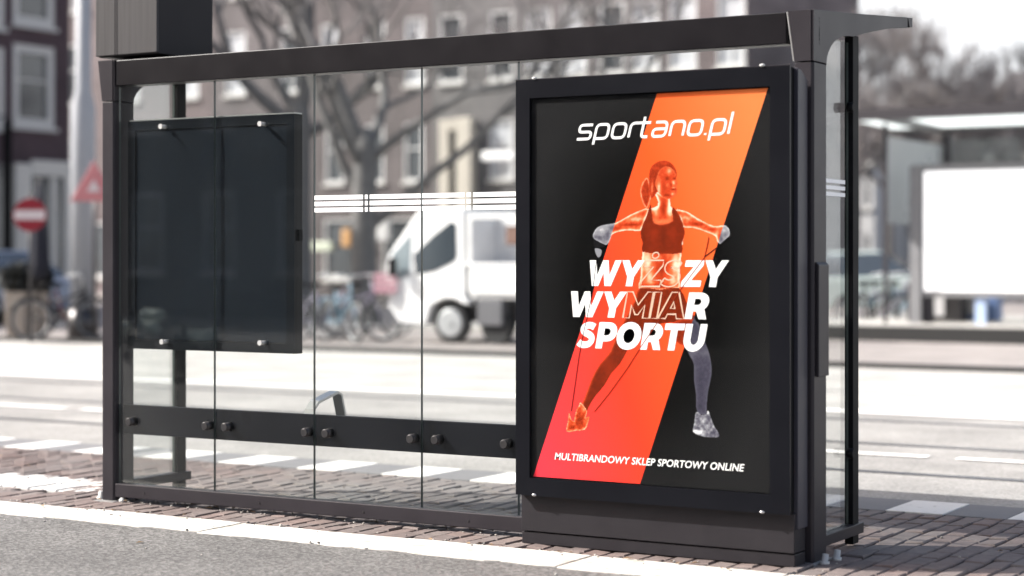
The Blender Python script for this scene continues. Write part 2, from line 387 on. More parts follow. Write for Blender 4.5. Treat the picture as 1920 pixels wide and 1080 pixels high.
for q in range(2):
    x = -6.32
    while x < -4.62 - .45 * q * .2:
        y0 = .20 + q * .262; z = random.uniform(-.003, .004); e = .007
        x0, x1, ya, yb = x + .008, x + .112 - .008, y0 + .006, y0 + .25
        lo = [b.bm.verts.new(p) for p in ((x0, ya, -.05), (x1, ya, -.05), (x1, yb, -.05), (x0, yb, -.05))]
        md = [b.bm.verts.new(p) for p in ((x0, ya, z - e), (x1, ya, z - e), (x1, yb, z - e), (x0, yb, z - e))]
        tp = [b.bm.verts.new(p) for p in ((x0 + e, ya + e, z), (x1 - e, ya + e, z), (x1 - e, yb - e, z), (x0 + e, yb - e, z))]
        for A, B in ((lo, md), (md, tp)):
            for i in range(4): b.bm.faces.new((A[i], A[(i + 1) % 4], B[(i + 1) % 4], B[i])).material_index = 1
        b.bm.faces.new(tp).material_index = 1; x += .112
tag(b.build('brick_paving', [paver_mat, block_white]), 'dark red brick paving under and around the bus shelter', 'paving', kind='structure')

# checked edging blocks
b = MB(); k = 0; x = -.31 - .655 * 24
while x < 8:
    w = .32 if k % 2 == 0 else .335
    b.box(x, x + w - .005, 1.823, 2.297, -.1, .004 if k % 2 == 0 else .002, mi=1 - k % 2); x += w; k += 1
edging = tag(b.build('edging_blocks', [block_grey, block_white], bevel=.004), 'row of alternating white and grey blocks along the tramway edge', 'edging', kind='structure')

# rails and markings
def rail(y, label):
    m = MB(); m.box(-80, 60, y - .03, y + .03, -.1, -.001, mi=0); m.box(-80, 60, y + .036, y + .075, -.1, -.0035, mi=1)
    tag(m.build('tram_rail', [rail_steel, groove]), label, 'tram rail', kind='structure')
for y, l in ((3.55, 'tram rail nearest the checked edging blocks'), (5.25, 'second tram rail beyond the dashed white line'), (7.1, 'tram rail just before the solid white line'), (10.2, 'tram rail crossing the bright slab nearest the shelter'), (12.2, 'tram rail along the far side of the bright slab')):
    rail(y, l)
def marking(x0, x1, y0, y1, label):
    sheet('road_marking', x0, x1, y0, y1, .0005 if y0 < 8.1 else .001, line_white, label, 'road marking')
x = -62.0
dashes = 0
m = MB()
xx = -.865
for k in range(-22, 8):
    a = xx + k * 2.65; m.face([(a + .1, 4.50, .0005), (a + 2.55, 4.50, .0005), (a + 2.55, 4.62, .0005), (a + .1, 4.62, .0005)])
tag(m.build('road_marking', line_white), 'long dashes of the white line between the near tram rails', 'road marking', kind='structure')
marking(-80, 60, 7.75, 8.0, 'solid white line beside the bright concrete slab')
m = MB(); m.box(-80, 60, 14.02, 14.22, -.1, .06)
tag(m.build('far_kerb', groove), 'low dark kerb between the tramway and the far pavement', 'kerb', kind='structure')

# far tram platform with a ramp at its left end
m = MB()
m.box(-8.9, 40, 21.4, 27.5, -.1, .25, mi=0)
m.box(-8.9, 40, 21.32, 21.40, -.1, .235, mi=1)  # platform face in shadow, its shade put into a dark colour
m.hexa([(-17, 21.4, -.1), (-8.9, 21.4, -.1), (-8.9, 27.5, -.1), (-17, 27.5, -.1), (-17, 21.4, .03), (-8.9, 21.4, .2), (-8.9, 27.5, .2), (-17, 27.5, .03)], mi=0)
tag(m.build('platform', [far_conc, groove]), 'raised bright tram platform with shaded edge coloured dark under the far shelter', 'platform', kind='structure')

rnd = random.Random(99)
m = MB()
for k in range(420):
    if k < 150: x_, y_ = rnd.uniform(-6, 2), -.33 + rnd.gauss(0, .05)
    elif k < 300: x_, y_ = rnd.uniform(-4.3, .1), rnd.choice((.0, .09)) + rnd.gauss(0, .03)
    else: x_, y_ = rnd.uniform(-9, 2.5), rnd.uniform(-1.6, 1.9)
    r_ = rnd.uniform(.003, .009); z_ = .010 if -.7 < y_ < -.33 else .004
    if k % 5: m.ball((x_, y_, z_ + r_ * .3), (r_, r_ * rnd.uniform(.6, 1.2), r_ * .6), mi=0 if k % 2 else 1, sub=1, jitter=.25)
    else:
        a_ = rnd.uniform(0, 6.28); l_ = rnd.uniform(.012, .028); ca, sa = math.cos(a_) * l_, math.sin(a_) * l_
        m.face([(x_ - ca, y_ - sa, z_ + .003), (x_ + sa * .5, y_ - ca * .5, z_ + .010), (x_ + ca, y_ + sa, z_ + .004), (x_ - sa * .5, y_ + ca * .5, z_ + .008)], mi=2)
tag(m.build('litter', [mat('pebble', (.22, .20, .18), rough=.9), mat('pale_grit', (.38, .36, .33), rough=.9), mat('dry_leaf', (.20, .13, .07), rough=.9)], normals=False), 'grit and dry leaf scraps gathered along the kerb and shelter base', 'litter', kind='stuff')
# ================================================================== BUS SHELTER
H = 2.45; L = 4.2025
sh = thing('bus_shelter', 'dark grey glass-walled bus shelter with cantilever roof on brick paving', 'bus shelter', (-2.1, .3, 0))
def gable_poly(dz=0):
    arc = []
    for k in range(9):
        a = math.pi - k / 8 * math.pi / 2
        arc.append((.155 + .34 + .34 * math.cos(a), 2.215 + .165 * math.sin(a)))
    return [(0, 2.224), (0, H), (.52, 2.49), (1.27, 2.555), (1.27, 2.505), (.98, 2.468), (.70, 2.42)] + arc[::-1] + [(.155, 2.224)]
for side in (0, 1):
    x1 = 0 if side else -L + .088
    x0 = x1 - .088
    # post: chamfered outer corner
    m = MB(); c = .010
    m.prism([(x0, 0), (x1 - c, 0), (x1, c), (x1, .158), (x0, .158)], 'z', 0.004, 2.219)
    post = m.build('post', paint2, sh, bevel=.003)
    m = MB(); m.box(x0 - .035, x1 + .02, -.035, .2, -.01, .003); m.build('foot_plate', mat('galvanised_plate', (.26, .255, .25), rough=.6) if 'galvanised_plate' not in MATS else MATS['galvanised_plate'], post)
    # cast gable bracket
    m = MB(); g = gable_poly()
    m.prism(g, 'x', x0 + .004, x1 + .0015)
    m.hexa([(x0, -.004, 2.224), (x1 - c, -.004, 2.224), (x1 - c, .03, 2.224), (x0, .03, 2.224),
            (x0 - .03, -.004, H + .001), (x1 - c, -.004, H + .001), (x1 - c, .03, H + .001), (x0 - .03, .03, H + .001)])
    gab = m.build('gable_bracket', paint2, sh, bevel=.003)
    m = MB(); m.prism([(1.275, 2.5555), (1.345, 2.561), (1.345, 2.513), (1.30, 2.508)], 'x', x0 + .004, x1 + .0015); m.build('end_cap', paint2, gab, bevel=.002)
    # small engraved marks down the bracket
    if side:
        for z0, z1 in ((2.415, 2.421), (2.400, 2.404), (2.375, 2.379), (2.362, 2.372), (2.35, 2.358), (2.335, 2.347), (2.318, 2.33), (2.302, 2.308)):
            m = MB(); m.box(x1 + .0015, x1 + .0022, .066, .073, z0, z1); m.build('engraved_mark', black, gab)
    # far post and end base rail
    m = MB(); m.box(x1 - .062, x1 - .020, .552, .628, .01, 2.395); m.build('rear_post', black, sh, bevel=.003)
    m = MB(); m.box(x1 - .07, x1 - .004, .158, .655, .055, .105); m.build('end_rail', paint2, sh, bevel=.003)
    m = MB(); m.box(x1 - .052, x1 - .042, .163, .549, .107, 2.36, side=1)
    eg = m.build('end_glass', [glass, glass_edge], sh)
    # box() marks faces on Y as glass; this pane faces X, so swap
    for p in eg.data.polygons: p.material_index = 0 if abs(p.normal.x) > .5 else 1
    for z in (2.055, .44):
        m = MB(); m.tube([(x1 - .035, .528, z), (x1 - .005, .528, z)], .024, 14); m.build('glass_clamp', black, sh)
    for z in (1.635, 1.665, 1.695):
        m = MB(); m.box(x1 - .0405, x1 - .0395, .17, .50, z, z + .018); m.build('stripe', white_vinyl, eg)
    for px_, py_ in (((x1 + .045), .02), ((x1 + .05), .155), (x0 - .05, .04)):
        m = MB(); m.tube([(px_, py_, -.005), (px_, py_, .012), (px_, py_, .0125), (px_ + .004, py_ + .003, .045)], [.022, .022, .015, .014], 12); m.build('anchor_bolt', white_cap, sh)
# post cover box with slanted top on the outer face of the right-hand post
m = MB(); m.hexa([(.002, .025, .825), (.016, .025, .825), (.016, .150, .825), (.002, .150, .825), (.002, .025, 1.335), (.016, .025, 1.32), (.016, .150, 1.32), (.002, .150, 1.335)])
m.build('cover_box', paint2, sh, bevel=.003)
# front beam, the pale strip for its bright end gap, roof
m = MB(); m.box(-L + .10, -.128, 0.002, .11, 2.306, 2.447); m.build('roof_beam', paint, sh, bevel=.004)
m = MB(); m.hexa([(-.1265, .006, 2.306), (-.0905, .006, 2.224), (-.0885, .03, 2.224), (-.1245, .03, 2.306), (-.1265, .006, 2.447), (-.1195, .006, 2.447), (-.1195, .03, 2.447), (-.1245, .03, 2.447)])
m.bm.free()
m = MB(); m.prism([(-.127, 2.447), (-.1215, 2.447), (-.0905, 2.226), (-.096, 2.226)], 'y', .0, .025); m.build('bright_gap_strip', arm_steel, sh)  # pale strip added for the thin line of light in the gap
m = MB(); m.prism([(.11, 2.41), (.11, 2.446), (.52, 2.487), (1.33, 2.558), (1.33, 2.525)], 'x', -L + .09, -.0865); m.build('roof', paint, sh, bevel=.003)
# base rail
m = MB(); m.box(-L + .09, -.09, 0.004, .07, .025, .0995); m.build('base_rail', paint2, sh, bevel=.004)
for x in (-3.9, -3.1, -2.43, -1.8):
    m = MB(); m.tube([(x, .001, .06), (x, .01, .06)], .005, 8); m.build('rail_screw', dark_steel, sh)
# glass panes with polished edges
GX = [-4.108, -3.426, -2.761, -2.093, -1.53, -.095]
for i in range(5):
    m = MB(); m.box(GX[i] + .003, GX[i + 1] - .003, .030, .040, .1015, 2.304, side=1)
    pane = m.build('glass_pane', [glass, glass_edge], sh)
    if i in (2, 3):
        for zz in (1.6525, 1.6205, 1.5885):
            m = MB(); a, c_ = GX[i] + .004, GX[i + 1] - .004
            sl = (wall_pt(676, 380, 0)[0], wall_pt(685, 380, 0)[0]) if i == 2 else (wall_pt(867, 380, 0)[0], wall_pt(879, 380, 0)[0])
            for q0, q1 in ((a, sl[0] - .006), (sl[0] + .006, sl[1] - .006), (sl[1] + .006, c_)):
                m.face([(q0, .0295, zz - .001), (q1, .0295, zz - .001), (q1, .0295, zz + .022), (q0, .0295, zz + .022)])
            m.build('stripe', white_vinyl, pane)

# pylon on the roof
py = thing('sign_pylon', 'tall grey box pylon standing on the left end of the shelter roof', 'pylon', (-4.0, .2, H))
m = MB(); m.box(-4.242, -3.793, -.012, .004, 2.474, 5.2); m.build('front_panel', pylon_mat, py, bevel=.004)
m = MB()
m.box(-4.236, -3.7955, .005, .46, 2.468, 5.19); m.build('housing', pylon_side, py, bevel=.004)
m = MB()
for x in (-4.100, -4.085): m.box(x, x + .003, -.0135, -.0125, 2.476, 5.19)
m.build('panel_seam', pylon_side, py)

# ================================================================== BENCH
be = thing('bench', 'dark bench with steel armrest mounted behind the shelter glass', 'bench', (-2.85, .25, 0))
m = MB(); m.box(-4.10, -1.45, .055, .075, .373, .537); m.build('back_rail', bench_paint, be, bevel=.004)
m = MB(); m.box(-3.95, -1.55, .09, .44, .395, .43); m.build('seat', bench_paint, be, bevel=.012)
m = MB()
p = [(-2.94, .10, .434), (-2.94, .12, .56), (-2.90, .15, .60), (-2.80, .33, .645), (-2.77, .37, .64), (-2.735, .40, .56), (-2.72, .41, .434)]
w = .022
m = MB(); base = -2.84
prof = [(.10, .43), (.13, .555), (.17, .59), (.34, .632), (.372, .618), (.43, .43)]
def strip(prof, t):
    out = []; n = len(prof)
    for i in range(n):
        a = Vector(prof[max(i - 1, 0)]); c2 = Vector(prof[min(i + 1, n - 1)]); d = (c2 - a).normalized()
        nn = Vector((-d.y, d.x)); out.append((Vector(prof[i]), nn))
    return [tuple(p + nn * t / 2) for p, nn in out] + [tuple(p - nn * t / 2) for p, nn in out[::-1]]
for sx in (base - .02,):
    poly = strip(prof, .014)
    # wide flat steel strip folded into an arch
    nseg = len(prof)
    for i in range(nseg - 1):
        q = [poly[i], poly[i + 1], poly[2 * nseg - 2 - i], poly[2 * nseg - 1 - i]]
        m.prism(q, 'x', sx - .03, sx + .03)
m.build('armrest', arm_steel, be)
for px_, py_ in ((233, 792), (376, 800), (413, 802), (563, 812), (602, 814), (762, 824), (808, 826), (938, 834)):
    x, z = wall_pt(px_, py_, -.03)
    m = MB(); m.tube([(x, .054, z), (x, .004, z)], .0235, 18); m.tube([(x, .004, z), (x, -.002, z)], [.0235, .019], 18)
    m.build('bolt', dark_steel, be)

# ================================================================== TIMETABLE CASE
tt = thing('timetable_case', 'empty black glazed timetable case hanging inside the left shelter panes', 'display case', (-3.46, .08, .85))
m = MB(); X0, X1, Z0, Z1 = -4.055, -2.900, .848, 2.108
m.box(X0, X1, .058, .118, Z0, Z1); m.build('case', frame_paint, tt, bevel=.004)
m = MB(); F = .052
m.box(X0, X1, .046, .0575, Z1 - F, Z1 - .001); m.box(X0, X1, .046, .0575, Z0 + .001, Z0 + F); m.box(X0, X0 + F, .046, .0575, Z0 + F, Z1 - F); m.box(X1 - F, X1, .046, .0575, Z0 + F, Z1 - F)
m.build('frame', mat('case_frame_paint', (.0065, .0085, .0115), rough=.3, spec=.12), tt)
m = MB(); m.box(X0 + F + .004, X1 - F - .004, .053, .0575, Z0 + F + .004, Z1 - F - .004); m.build('back_panel', map_inside, tt)
m = MB(); m.box(X0 + F + .002, X1 - F - .002, .048, .050, Z0 + F + .002, Z1 - F - .002); m.build('pane', case_glass, tt)
for px_, py_ in ((301, 237), (487, 232), (303, 641), (487, 643)):
    x, z = wall_pt(px_, py_, 0)
    m = MB(); m.tube([(x, .056, z), (x, .004, z)], .0105, 12); m.tube([(x, .005, z), (x, -.003, z)], .014, 12); m.build('bolt', white_cap, tt)
m = MB(); m.box(X1, X1 + .014, .07, .10, 1.44, 1.50); m.build('latch', black, tt, bevel=.002)
m = MB(); m.box(X0 + .01, X1 - .005, .05, .118, Z1 + .0005, Z1 + .007); m.build('top_edge', arm_steel, tt)

# ================================================================== ADVERTISING CASE
YF = -.19
ad = thing('advertising_case', 'black upright poster case on a plinth at the shelter end', 'poster case', (-.73, -.1, 0))
ax0 = wall_pt(967, 500, YF)[0]; ax1 = wall_pt(1481, 500, YF)[0]
AZ0, AZ1 = .236, 2.188
YP = -.176
pxl = wall_pt(997, 500, YP)[0]; pxr = wall_pt(1444, 500, YP)[0]
pz0 = wall_pt(1000, 894, YP)[1]; pz1 = wall_pt(1440, 164, YP)[1]
m = MB()
bx0, bx1, bz0, bz1 = pxl - .004, pxr + .004, pz0 - .004, pz1 + .004
m.box(ax0, ax1, YF, YP - .003, bz1, AZ1); m.box(ax0, ax1, YF, YP - .003, AZ0, bz0)
m.box(ax0, bx0, YF, YP - .003, bz0, bz1); m.box(bx1, ax1, YF, YP - .003, bz0, bz1)
m.build('door_frame', frame_paint, ad)
m = MB(); m.box(ax0 - .002, ax1 + .002, YF + .002, YP - .005, AZ1 + .0005, AZ1 + .004)
m.build('top_trim', paint2, ad)
m = MB(); m.box(ax0 + .004, ax1 - .006, YP + .002, -.128, AZ0 + .004, AZ1 - .004); m.build('door_gap', black, ad)  # black layer stands in for the shade in the gap behind the door
m = MB()
m.prism([(-.127, .165), (-.127, AZ1 - .004), (-.085, AZ1 - .012), (-.012, 2.135), (-.012, .165)], 'x', ax0 + .01, ax1 + .012)
m.build('body', mat('case_body_paint', (.040, .039, .050), rough=.4, spec=.2), ad, bevel=.003)
m = MB()
m.box(ax0 + .006, ax1 + .004, YF + .042, -.02, .062, AZ0 - .001); m.build('plinth', plinth_paint, ad, bevel=.003)
m = MB(); m.box(ax0 + .006, ax1 + .004, YF + .048, -.02, .002, .057); m.build('skirting', plinth_paint, ad, bevel=.003)
m = MB(); m.box(bx0 + .002, bx1 - .002, YF + .004, YF + .007, bz0 + .002, bz1 - .002); m.build('pane', case_glass, ad)
for x, z in ((ax0 + .10, AZ1 + .002), (ax1 - .13, AZ1 + .002), (ax0 + .10, AZ0 + .004), (ax1 - .13, AZ0 + .004)):
    m = MB(); m.ball((x, YF + .004, z + (.004 if z > 1 else 0)), (.014, .012, .008)); m.build('hinge', white_cap if z > 1 else silver, ad)

# ================================================================== POSTER (flat print behind the pane)
po = thing('poster', 'black sports advertising poster with orange diagonal stripe and white slogan', 'poster', ((pxl + pxr) / 2, YP, pz0))
pw, ph = pxr - pxl, pz1 - pz0
def PP(px, py):  # photo pixel -> poster plane, in metres from the poster's bottom centre
    x, z = wall_pt(px, py, YP)
    return (x - (pxl + pxr) / 2, z - pz0)
def print_mat(name, c, rough=.55): return mat(name, c, rough=rough, var=.04, scale=10, spec=.05)
# printed background: charcoal at the rim, black in the middle (a printed gradient)
m_bg, nt, b = new_mat('poster_black_ink')
tc = N(nt, 'ShaderNodeTexCoord'); mp = N(nt, 'ShaderNodeMapping'); mp.inputs['Location'].default_value = (0, 0, -ph / 2 / (ph * .56)); mp.inputs['Scale'].default_value = (1 / (pw * .55), 1, 1 / (ph * .56))
gr = N(nt, 'ShaderNodeTexGradient', gradient_type='SPHERICAL')
nt.links.new(tc.outputs['Object'], mp.inputs[0]); nt.links.new(mp.outputs[0], gr.inputs[0])
rp = N(nt, 'ShaderNodeValToRGB'); rp.color_ramp.elements[0].position = 0; rp.color_ramp.elements[0].color = (.0105, .0105, .011, 1); rp.color_ramp.elements[1].position = .45; rp.color_ramp.elements[1].color = (.0003, .0003, .0003, 1)
nt.links.new(gr.outputs[0], rp.inputs[0]); nt.links.new(rp.outputs[0], b.inputs['Base Color']); b.inputs['Roughness'].default_value = .6; b.inputs['Specular IOR Level'].default_value = .05
m_st, nt, b = new_mat('poster_orange_ink')
tc = N(nt, 'ShaderNodeTexCoord'); sx = N(nt, 'ShaderNodeSeparateXYZ'); nt.links.new(tc.outputs['Object'], sx.inputs[0])
a1 = N(nt, 'ShaderNodeMath', operation='MULTIPLY'); a1.inputs[1].default_value = .30 / ph; nt.links.new(sx.outputs[2], a1.inputs[0])
a2 = N(nt, 'ShaderNodeMath', operation='MULTIPLY_ADD'); a2.inputs[1].default_value = .62 / pw; a2.inputs[2].default_value = .36; nt.links.new(sx.outputs[0], a2.inputs[0])
a3 = N(nt, 'ShaderNodeMath', operation='ADD'); nt.links.new(a1.outputs[0], a3.inputs[0]); nt.links.new(a2.outputs[0], a3.inputs[1])
rp = N(nt, 'ShaderNodeValToRGB'); e = rp.color_ramp.elements
e[0].position = .06; e[0].color = (.80, .038, .060, 1); e[1].position = .92; e[1].color = (.82, .195, .055, 1)
q = e.new(.38); q.color = (.80, .043, .016, 1); q = e.new(.62); q.color = (.80, .088, .014, 1)
nt.links.new(a3.outputs[0], rp.inputs[0]); nt.links.new(rp.outputs[0], b.inputs['Base Color']); b.inputs['Roughness'].default_value = .6; b.inputs['Specular IOR Level'].default_value = .05
ink_white = print_mat('white_ink', (.88, .87, .85))
inks = {k: print_mat('ink_' + k, c) for k, c in {
    'brown': (.135, .013, .0012), 'hair': (.22, .022, .004), 'skin': (.60, .056, .011), 'skin_light': (.70, .165, .055), 'skin_glow': (.66, .27, .135), 'skin_dark': (.30, .022, .004),
    'line': (.22, .02, .006), 'grey': (.23, .23, .25), 'grey_light': (.50, .50, .52), 'grey_dark': (.09, .088, .105), 'legging_grey': (.095, .090, .125), 'white': (.85, .85, .85), 'black': (.004, .004, .005)}.items()}
LAYER = [0]
def flat(name, polys, m, parent, order):
    """flat printed shapes: one sheet, order counts 0.4 mm steps above the paper"""
    mb = MB(); y = -.0001 * order
    for poly in polys:
        vs = [mb.bm.verts.new((x, y, z)) for x, z in poly]
        es = [mb.bm.edges.new((vs[i], vs[(i + 1) % len(vs)])) for i in range(len(vs))]
        bmesh.ops.triangle_fill(mb.bm, use_beauty=True, edges=es, normal=(0, -1, 0))
    for f in mb.bm.faces:
        if f.normal.y > 0: f.normal_flip()
    return mb.build(name, m, parent, world=False, normals=False)
def smooth(pts, n=3):
    """closed Catmull-Rom through the traced points"""
    out = []; k = len(pts)
    for i in range(k):
        p0, p1, p2, p3 = [Vector(pts[(i + d) % k]) for d in (-1, 0, 1, 2)]
        for s_ in range(n):
            t = s_ / n
            out.append(tuple(.5 * ((2 * p1) + (p2 - p0) * t + (2 * p0 - 5 * p1 + 4 * p2 - p3) * t * t + (3 * p1 - p0 - 3 * p2 + p3) * t ** 3)))
    return out
paper = flat('paper', [[(-pw / 2, 0), (pw / 2, 0), (pw / 2, ph), (-pw / 2, ph)]], m_bg, po, 0)
s0, s1 = PP(1000, 894), PP(1200, 909); s2, s3 = PP(1440, 164), PP(1232, 176)
flat('stripe', [[(s0[0], .002), (s1[0], .002), (min(s2[0], pw / 2 - .002), ph - .002), (s3[0], ph - .002)]], m_st, po, 1)
Z7 = lambda p: PP(1040 + p[0] / 2.842, 280 + p[1] / 2.842)
Z8 = lambda p: PP(1040 + p[0] / 4.153, 640 + p[1] / 4.153)
def trace(fn, pts, sm=3): return smooth([fn(p) for p in pts], sm) if sm else [fn(p) for p in pts]
# athlete figure (flat print); its pieces are sub-parts
def stroke(pts, w, close=False):
    """quads along a polyline, no overlaps"""
    P = [Vector(p) for p in pts]; n = len(P); Lf, Rt = [], []
    for i in range(n):
        a = P[(i - 1) % n] if (close or i) else P[i]; c2 = P[(i + 1) % n] if (close or i < n - 1) else P[i]
        d = (c2 - a)
        d = d.normalized() if d.length > 1e-9 else Vector((1, 0))
        nn = Vector((-d.y, d.x))
        sc = 1.0
        if (close or 0 < i < n - 1):
            d1 = (P[i] - a).normalized(); sc = min(1.6, 1 / max(.4, d.dot(d1)))
        Lf.append(P[i] + nn * w / 2 * sc); Rt.append(P[i] - nn * w / 2 * sc)
    q = []
    for i in range(n if close else n - 1):
        k = (i + 1) % n; q.append([tuple(Lf[i]), tuple(Lf[k]), tuple(Rt[k]), tuple(Rt[i])])
    return q
def quads(name, qs, m, parent, order):
    mb = MB(); y = -.0001 * order
    for q in qs:
        f = mb.face([(x, y, z) for x, z in q])
    for f in mb.bm.faces:
        f.normal_update()
        if f.normal.y > 0: f.normal_flip()
    return mb.build(name, m, parent, world=False, normals=False)
RAMP_O = [(0, (.05, .0035, .0005)), (.2, (.13, .0115, .0012)), (.4, (.30, .024, .004)), (.56, (.50, .046, .010)), (.74, (.68, .15, .05)), (.92, (.80, .44, .27)), (1, (.86, .60, .44))]
RAMP_G = [(0, (.004, .004, .006)), (.25, (.042, .039, .060)), (.5, (.105, .10, .125)), (.75, (.27, .27, .29)), (1, (.66, .66, .67))]
def ramp(t, R_):
    t = max(0, min(1, t))
    for (a, ca), (b_, cb_) in zip(R_, R_[1:]):
        if t <= b_:
            u = (t - a) / (b_ - a); return tuple(p + (q - p) * u for p, q in zip(ca, cb_))
    return R_[-1][1]
def in_stripe(x, z):
    u = z / ph; xl_ = s0[0] + (s3[0] - s0[0]) * u; xr_ = s1[0] + (s2[0] - s1[0]) * u
    return xl_ < x < xr_
def inside(poly, x, z):
    c = False; n = len(poly); jx = n - 1
    for i_ in range(n):
        xi, zi = poly[i_]; xj, zj = poly[jx]
        if (zi > z) != (zj > z) and x < (xj - xi) * (z - zi) / (zj - zi) + xi: c = not c
        jx = i_
    return c
def edge_dist(poly, x, z):
    """distance to the outline and the horizontal side of the nearest edge (-1 left, +1 right)"""
    best = 9; sd = 0; n = len(poly)
    for i_ in range(n):
        ax, az = poly[i_]; bx_, bz_ = poly[(i_ + 1) % n]; dx, dz = bx_ - ax, bz_ - az; l2 = dx * dx + dz * dz or 1e-12
        t = max(0, min(1, ((x - ax) * dx + (z - az) * dz) / l2)); qx, qz = ax + t * dx, az + t * dz
        d_ = (x - qx) ** 2 + (z - qz) ** 2
        if d_ < best: best = d_; sd = qx - x
    d_ = math.sqrt(best); return d_, (sd / d_ if d_ > 1e-9 else 0)
from mathutils import noise as mnoise
m_print, nt, b = new_mat('poster_photo_ink')
at = N(nt, 'ShaderNodeAttribute'); at.attribute_name = 'ink'; nt.links.new(at.outputs['Color'], b.inputs['Base Color']); b.inputs['Roughness'].default_value = .6; b.inputs['Specular IOR Level'].default_value = .05
STEP = .0026
def tonal(name, polys, parent, order, base, rim=0, rimw=.009, left=0, right=0, nz_=.05, blobs=(), fz=60):
    """photographic print of one piece of the figure: small cells, each point with its own ink tone.
    rim brightens along the outline, left/right along the edges on that side, blobs = (x, z, rx, rz, gain)"""
    mb = MB(); lay = mb.bm.verts.layers.float_color.new('ink'); y = -.0001 * order
    for poly in polys:
        xs_ = [p[0] for p in poly]; zs_ = [p[1] for p in poly]; grid = {}
        def vert(i_, k_):
            if (i_, k_) in grid: return grid[i_, k_]
            x, z = i_ * STEP, k_ * STEP; t = base + nz_ * mnoise.fractal(Vector((x * fz, order * 3.1, z * fz)), 1, 2, 4)
            if rim or left or right:
                d_, sd = edge_dist(poly, x, z); e_ = math.exp(-(d_ / rimw) ** 2); t += e_ * (1 if in_stripe(x, z) else .4) * (rim + left * max(0, -sd) + right * max(0, sd))
            for bx_, bz_, rx_, rz_, g_ in blobs: t += g_ * math.exp(-((x - bx_) / rx_) ** 2 - ((z - bz_) / rz_) ** 2)
            v = mb.bm.verts.new((x, y, z)); v[lay] = (*ramp(t, RAMP_O if in_stripe(x, z) else RAMP_G), 1); grid[i_, k_] = v; return v
        for i_ in range(int(min(xs_) / STEP) - 2, int(max(xs_) / STEP) + 2):
            for k_ in range(int(min(zs_) / STEP) - 2, int(max(zs_) / STEP) + 2):
                if inside(poly, (i_ + .5) * STEP, (k_ + .5) * STEP):
                    mb.bm.faces.new((vert(i_, k_), vert(i_ + 1, k_), vert(i_ + 1, k_ + 1), vert(i_, k_ + 1)))
    return mb.build(name, m_print, parent, world=False, normals=False)
def bl7(x, y, rx, ry, g_): p = Z7((x, y)); return (p[0], p[1], rx * .00083, ry * .00083, g_)
def bl8(x, y, rx, ry, g_): p = Z8((x, y)); return (p[0], p[1], rx * .00057, ry * .00057, g_)
torso = trace(Z7, [(520, 215), (545, 258), (550, 300), (500, 322), (478, 350), (456, 420), (470, 500), (468, 560), (460, 620), (458, 690), (450, 744), (560, 752), (662, 744), (664, 690), (668, 620), (676, 556), (690, 420), (672, 350), (640, 322), (616, 300), (612, 258), (570, 240)], 2)
ath = tonal('athlete_print', [torso], po, 3, .60, rim=.40, rimw=.010, nz_=.07, blobs=[
    bl7(540, 300, 16, 46, .42), bl7(612, 326, 18, 34, .42), bl7(582, 310, 20, 50, -.22), bl7(575, 385, 44, 12, .15),
    bl7(495, 600, 26, 60, .40), bl7(645, 605, 22, 60, .40), bl7(570, 640, 34, 90, -.18), bl7(510, 690, 24, 40, .28), bl7(630, 700, 22, 34, .30), bl7(560, 580, 18, 20, .20), bl7(590, 700, 14, 40, .12), bl7(550, 730, 90, 12, -.2)])
def T_(*a, **k): return tonal(a[0], a[1], ath, *a[2:], **k)
T_('arm', [trace(Z7, [(500, 318), (440, 333), (380, 362), (325, 392), (262, 403), (228, 417), (206, 450), (206, 474), (236, 492), (276, 509), (296, 478), (308, 452), (345, 438), (400, 431), (452, 434), (470, 400)])], 4, .60, rim=.40, rimw=.007, nz_=.12,
    blobs=[bl7(440, 372, 46, 16, .26), bl7(400, 402, 60, 8, -.22), bl7(330, 420, 30, 9, -.12), bl7(250, 430, 26, 16, .25), bl7(240, 470, 14, 10, -.2), bl7(280, 462, 12, 20, -.15), bl7(470, 380, 18, 26, -.1)])
T_('arm', [trace(Z7, [(640, 322), (700, 331), (740, 354), (790, 384), (852, 410), (903, 404), (926, 421), (934, 450), (920, 472), (886, 503), (868, 492), (856, 462), (800, 437), (740, 418), (688, 414), (668, 370)])], 4, .60, rim=.40, rimw=.007, nz_=.12,
    blobs=[bl7(705, 366, 34, 14, .26), bl7(760, 398, 50, 9, -.22), bl7(830, 428, 30, 9, -.1), bl7(905, 430, 14, 16, .2), bl7(888, 476, 10, 14, -.15), bl7(864, 452, 10, 20, .2)])
T_('sports_top', [trace(Z7, [(512, 290), (492, 350), (456, 440), (470, 500), (468, 546), (572, 556), (677, 552), (678, 500), (694, 440), (668, 358), (632, 306), (626, 340), (632, 382), (580, 402), (534, 396), (520, 362)], 2)], 5, .23, rim=.06, rimw=.006, nz_=.03,
    blobs=[bl7(530, 450, 24, 34, .07), bl7(630, 450, 22, 34, .07), bl7(580, 470, 14, 60, -.05), bl7(472, 480, 12, 60, -.05)])
T_('hair', [trace(Z7, [(493, 152), (468, 180), (457, 225), (468, 278), (489, 312), (503, 290), (515, 240), (508, 195)])], 4, .42, rim=.42, rimw=.006, nz_=.12, fz=140)
T_('hair', [trace(Z7, [(503, 175), (507, 112), (530, 78), (570, 61), (610, 66), (640, 97), (650, 135), (630, 200), (560, 215), (520, 262), (508, 230)])], 4.5, .36, rim=.10, rimw=.006, nz_=.12, fz=140, blobs=[bl7(520, 205, 8, 40, .35), bl7(540, 100, 22, 10, .16), bl7(586, 74, 26, 8, .14)])
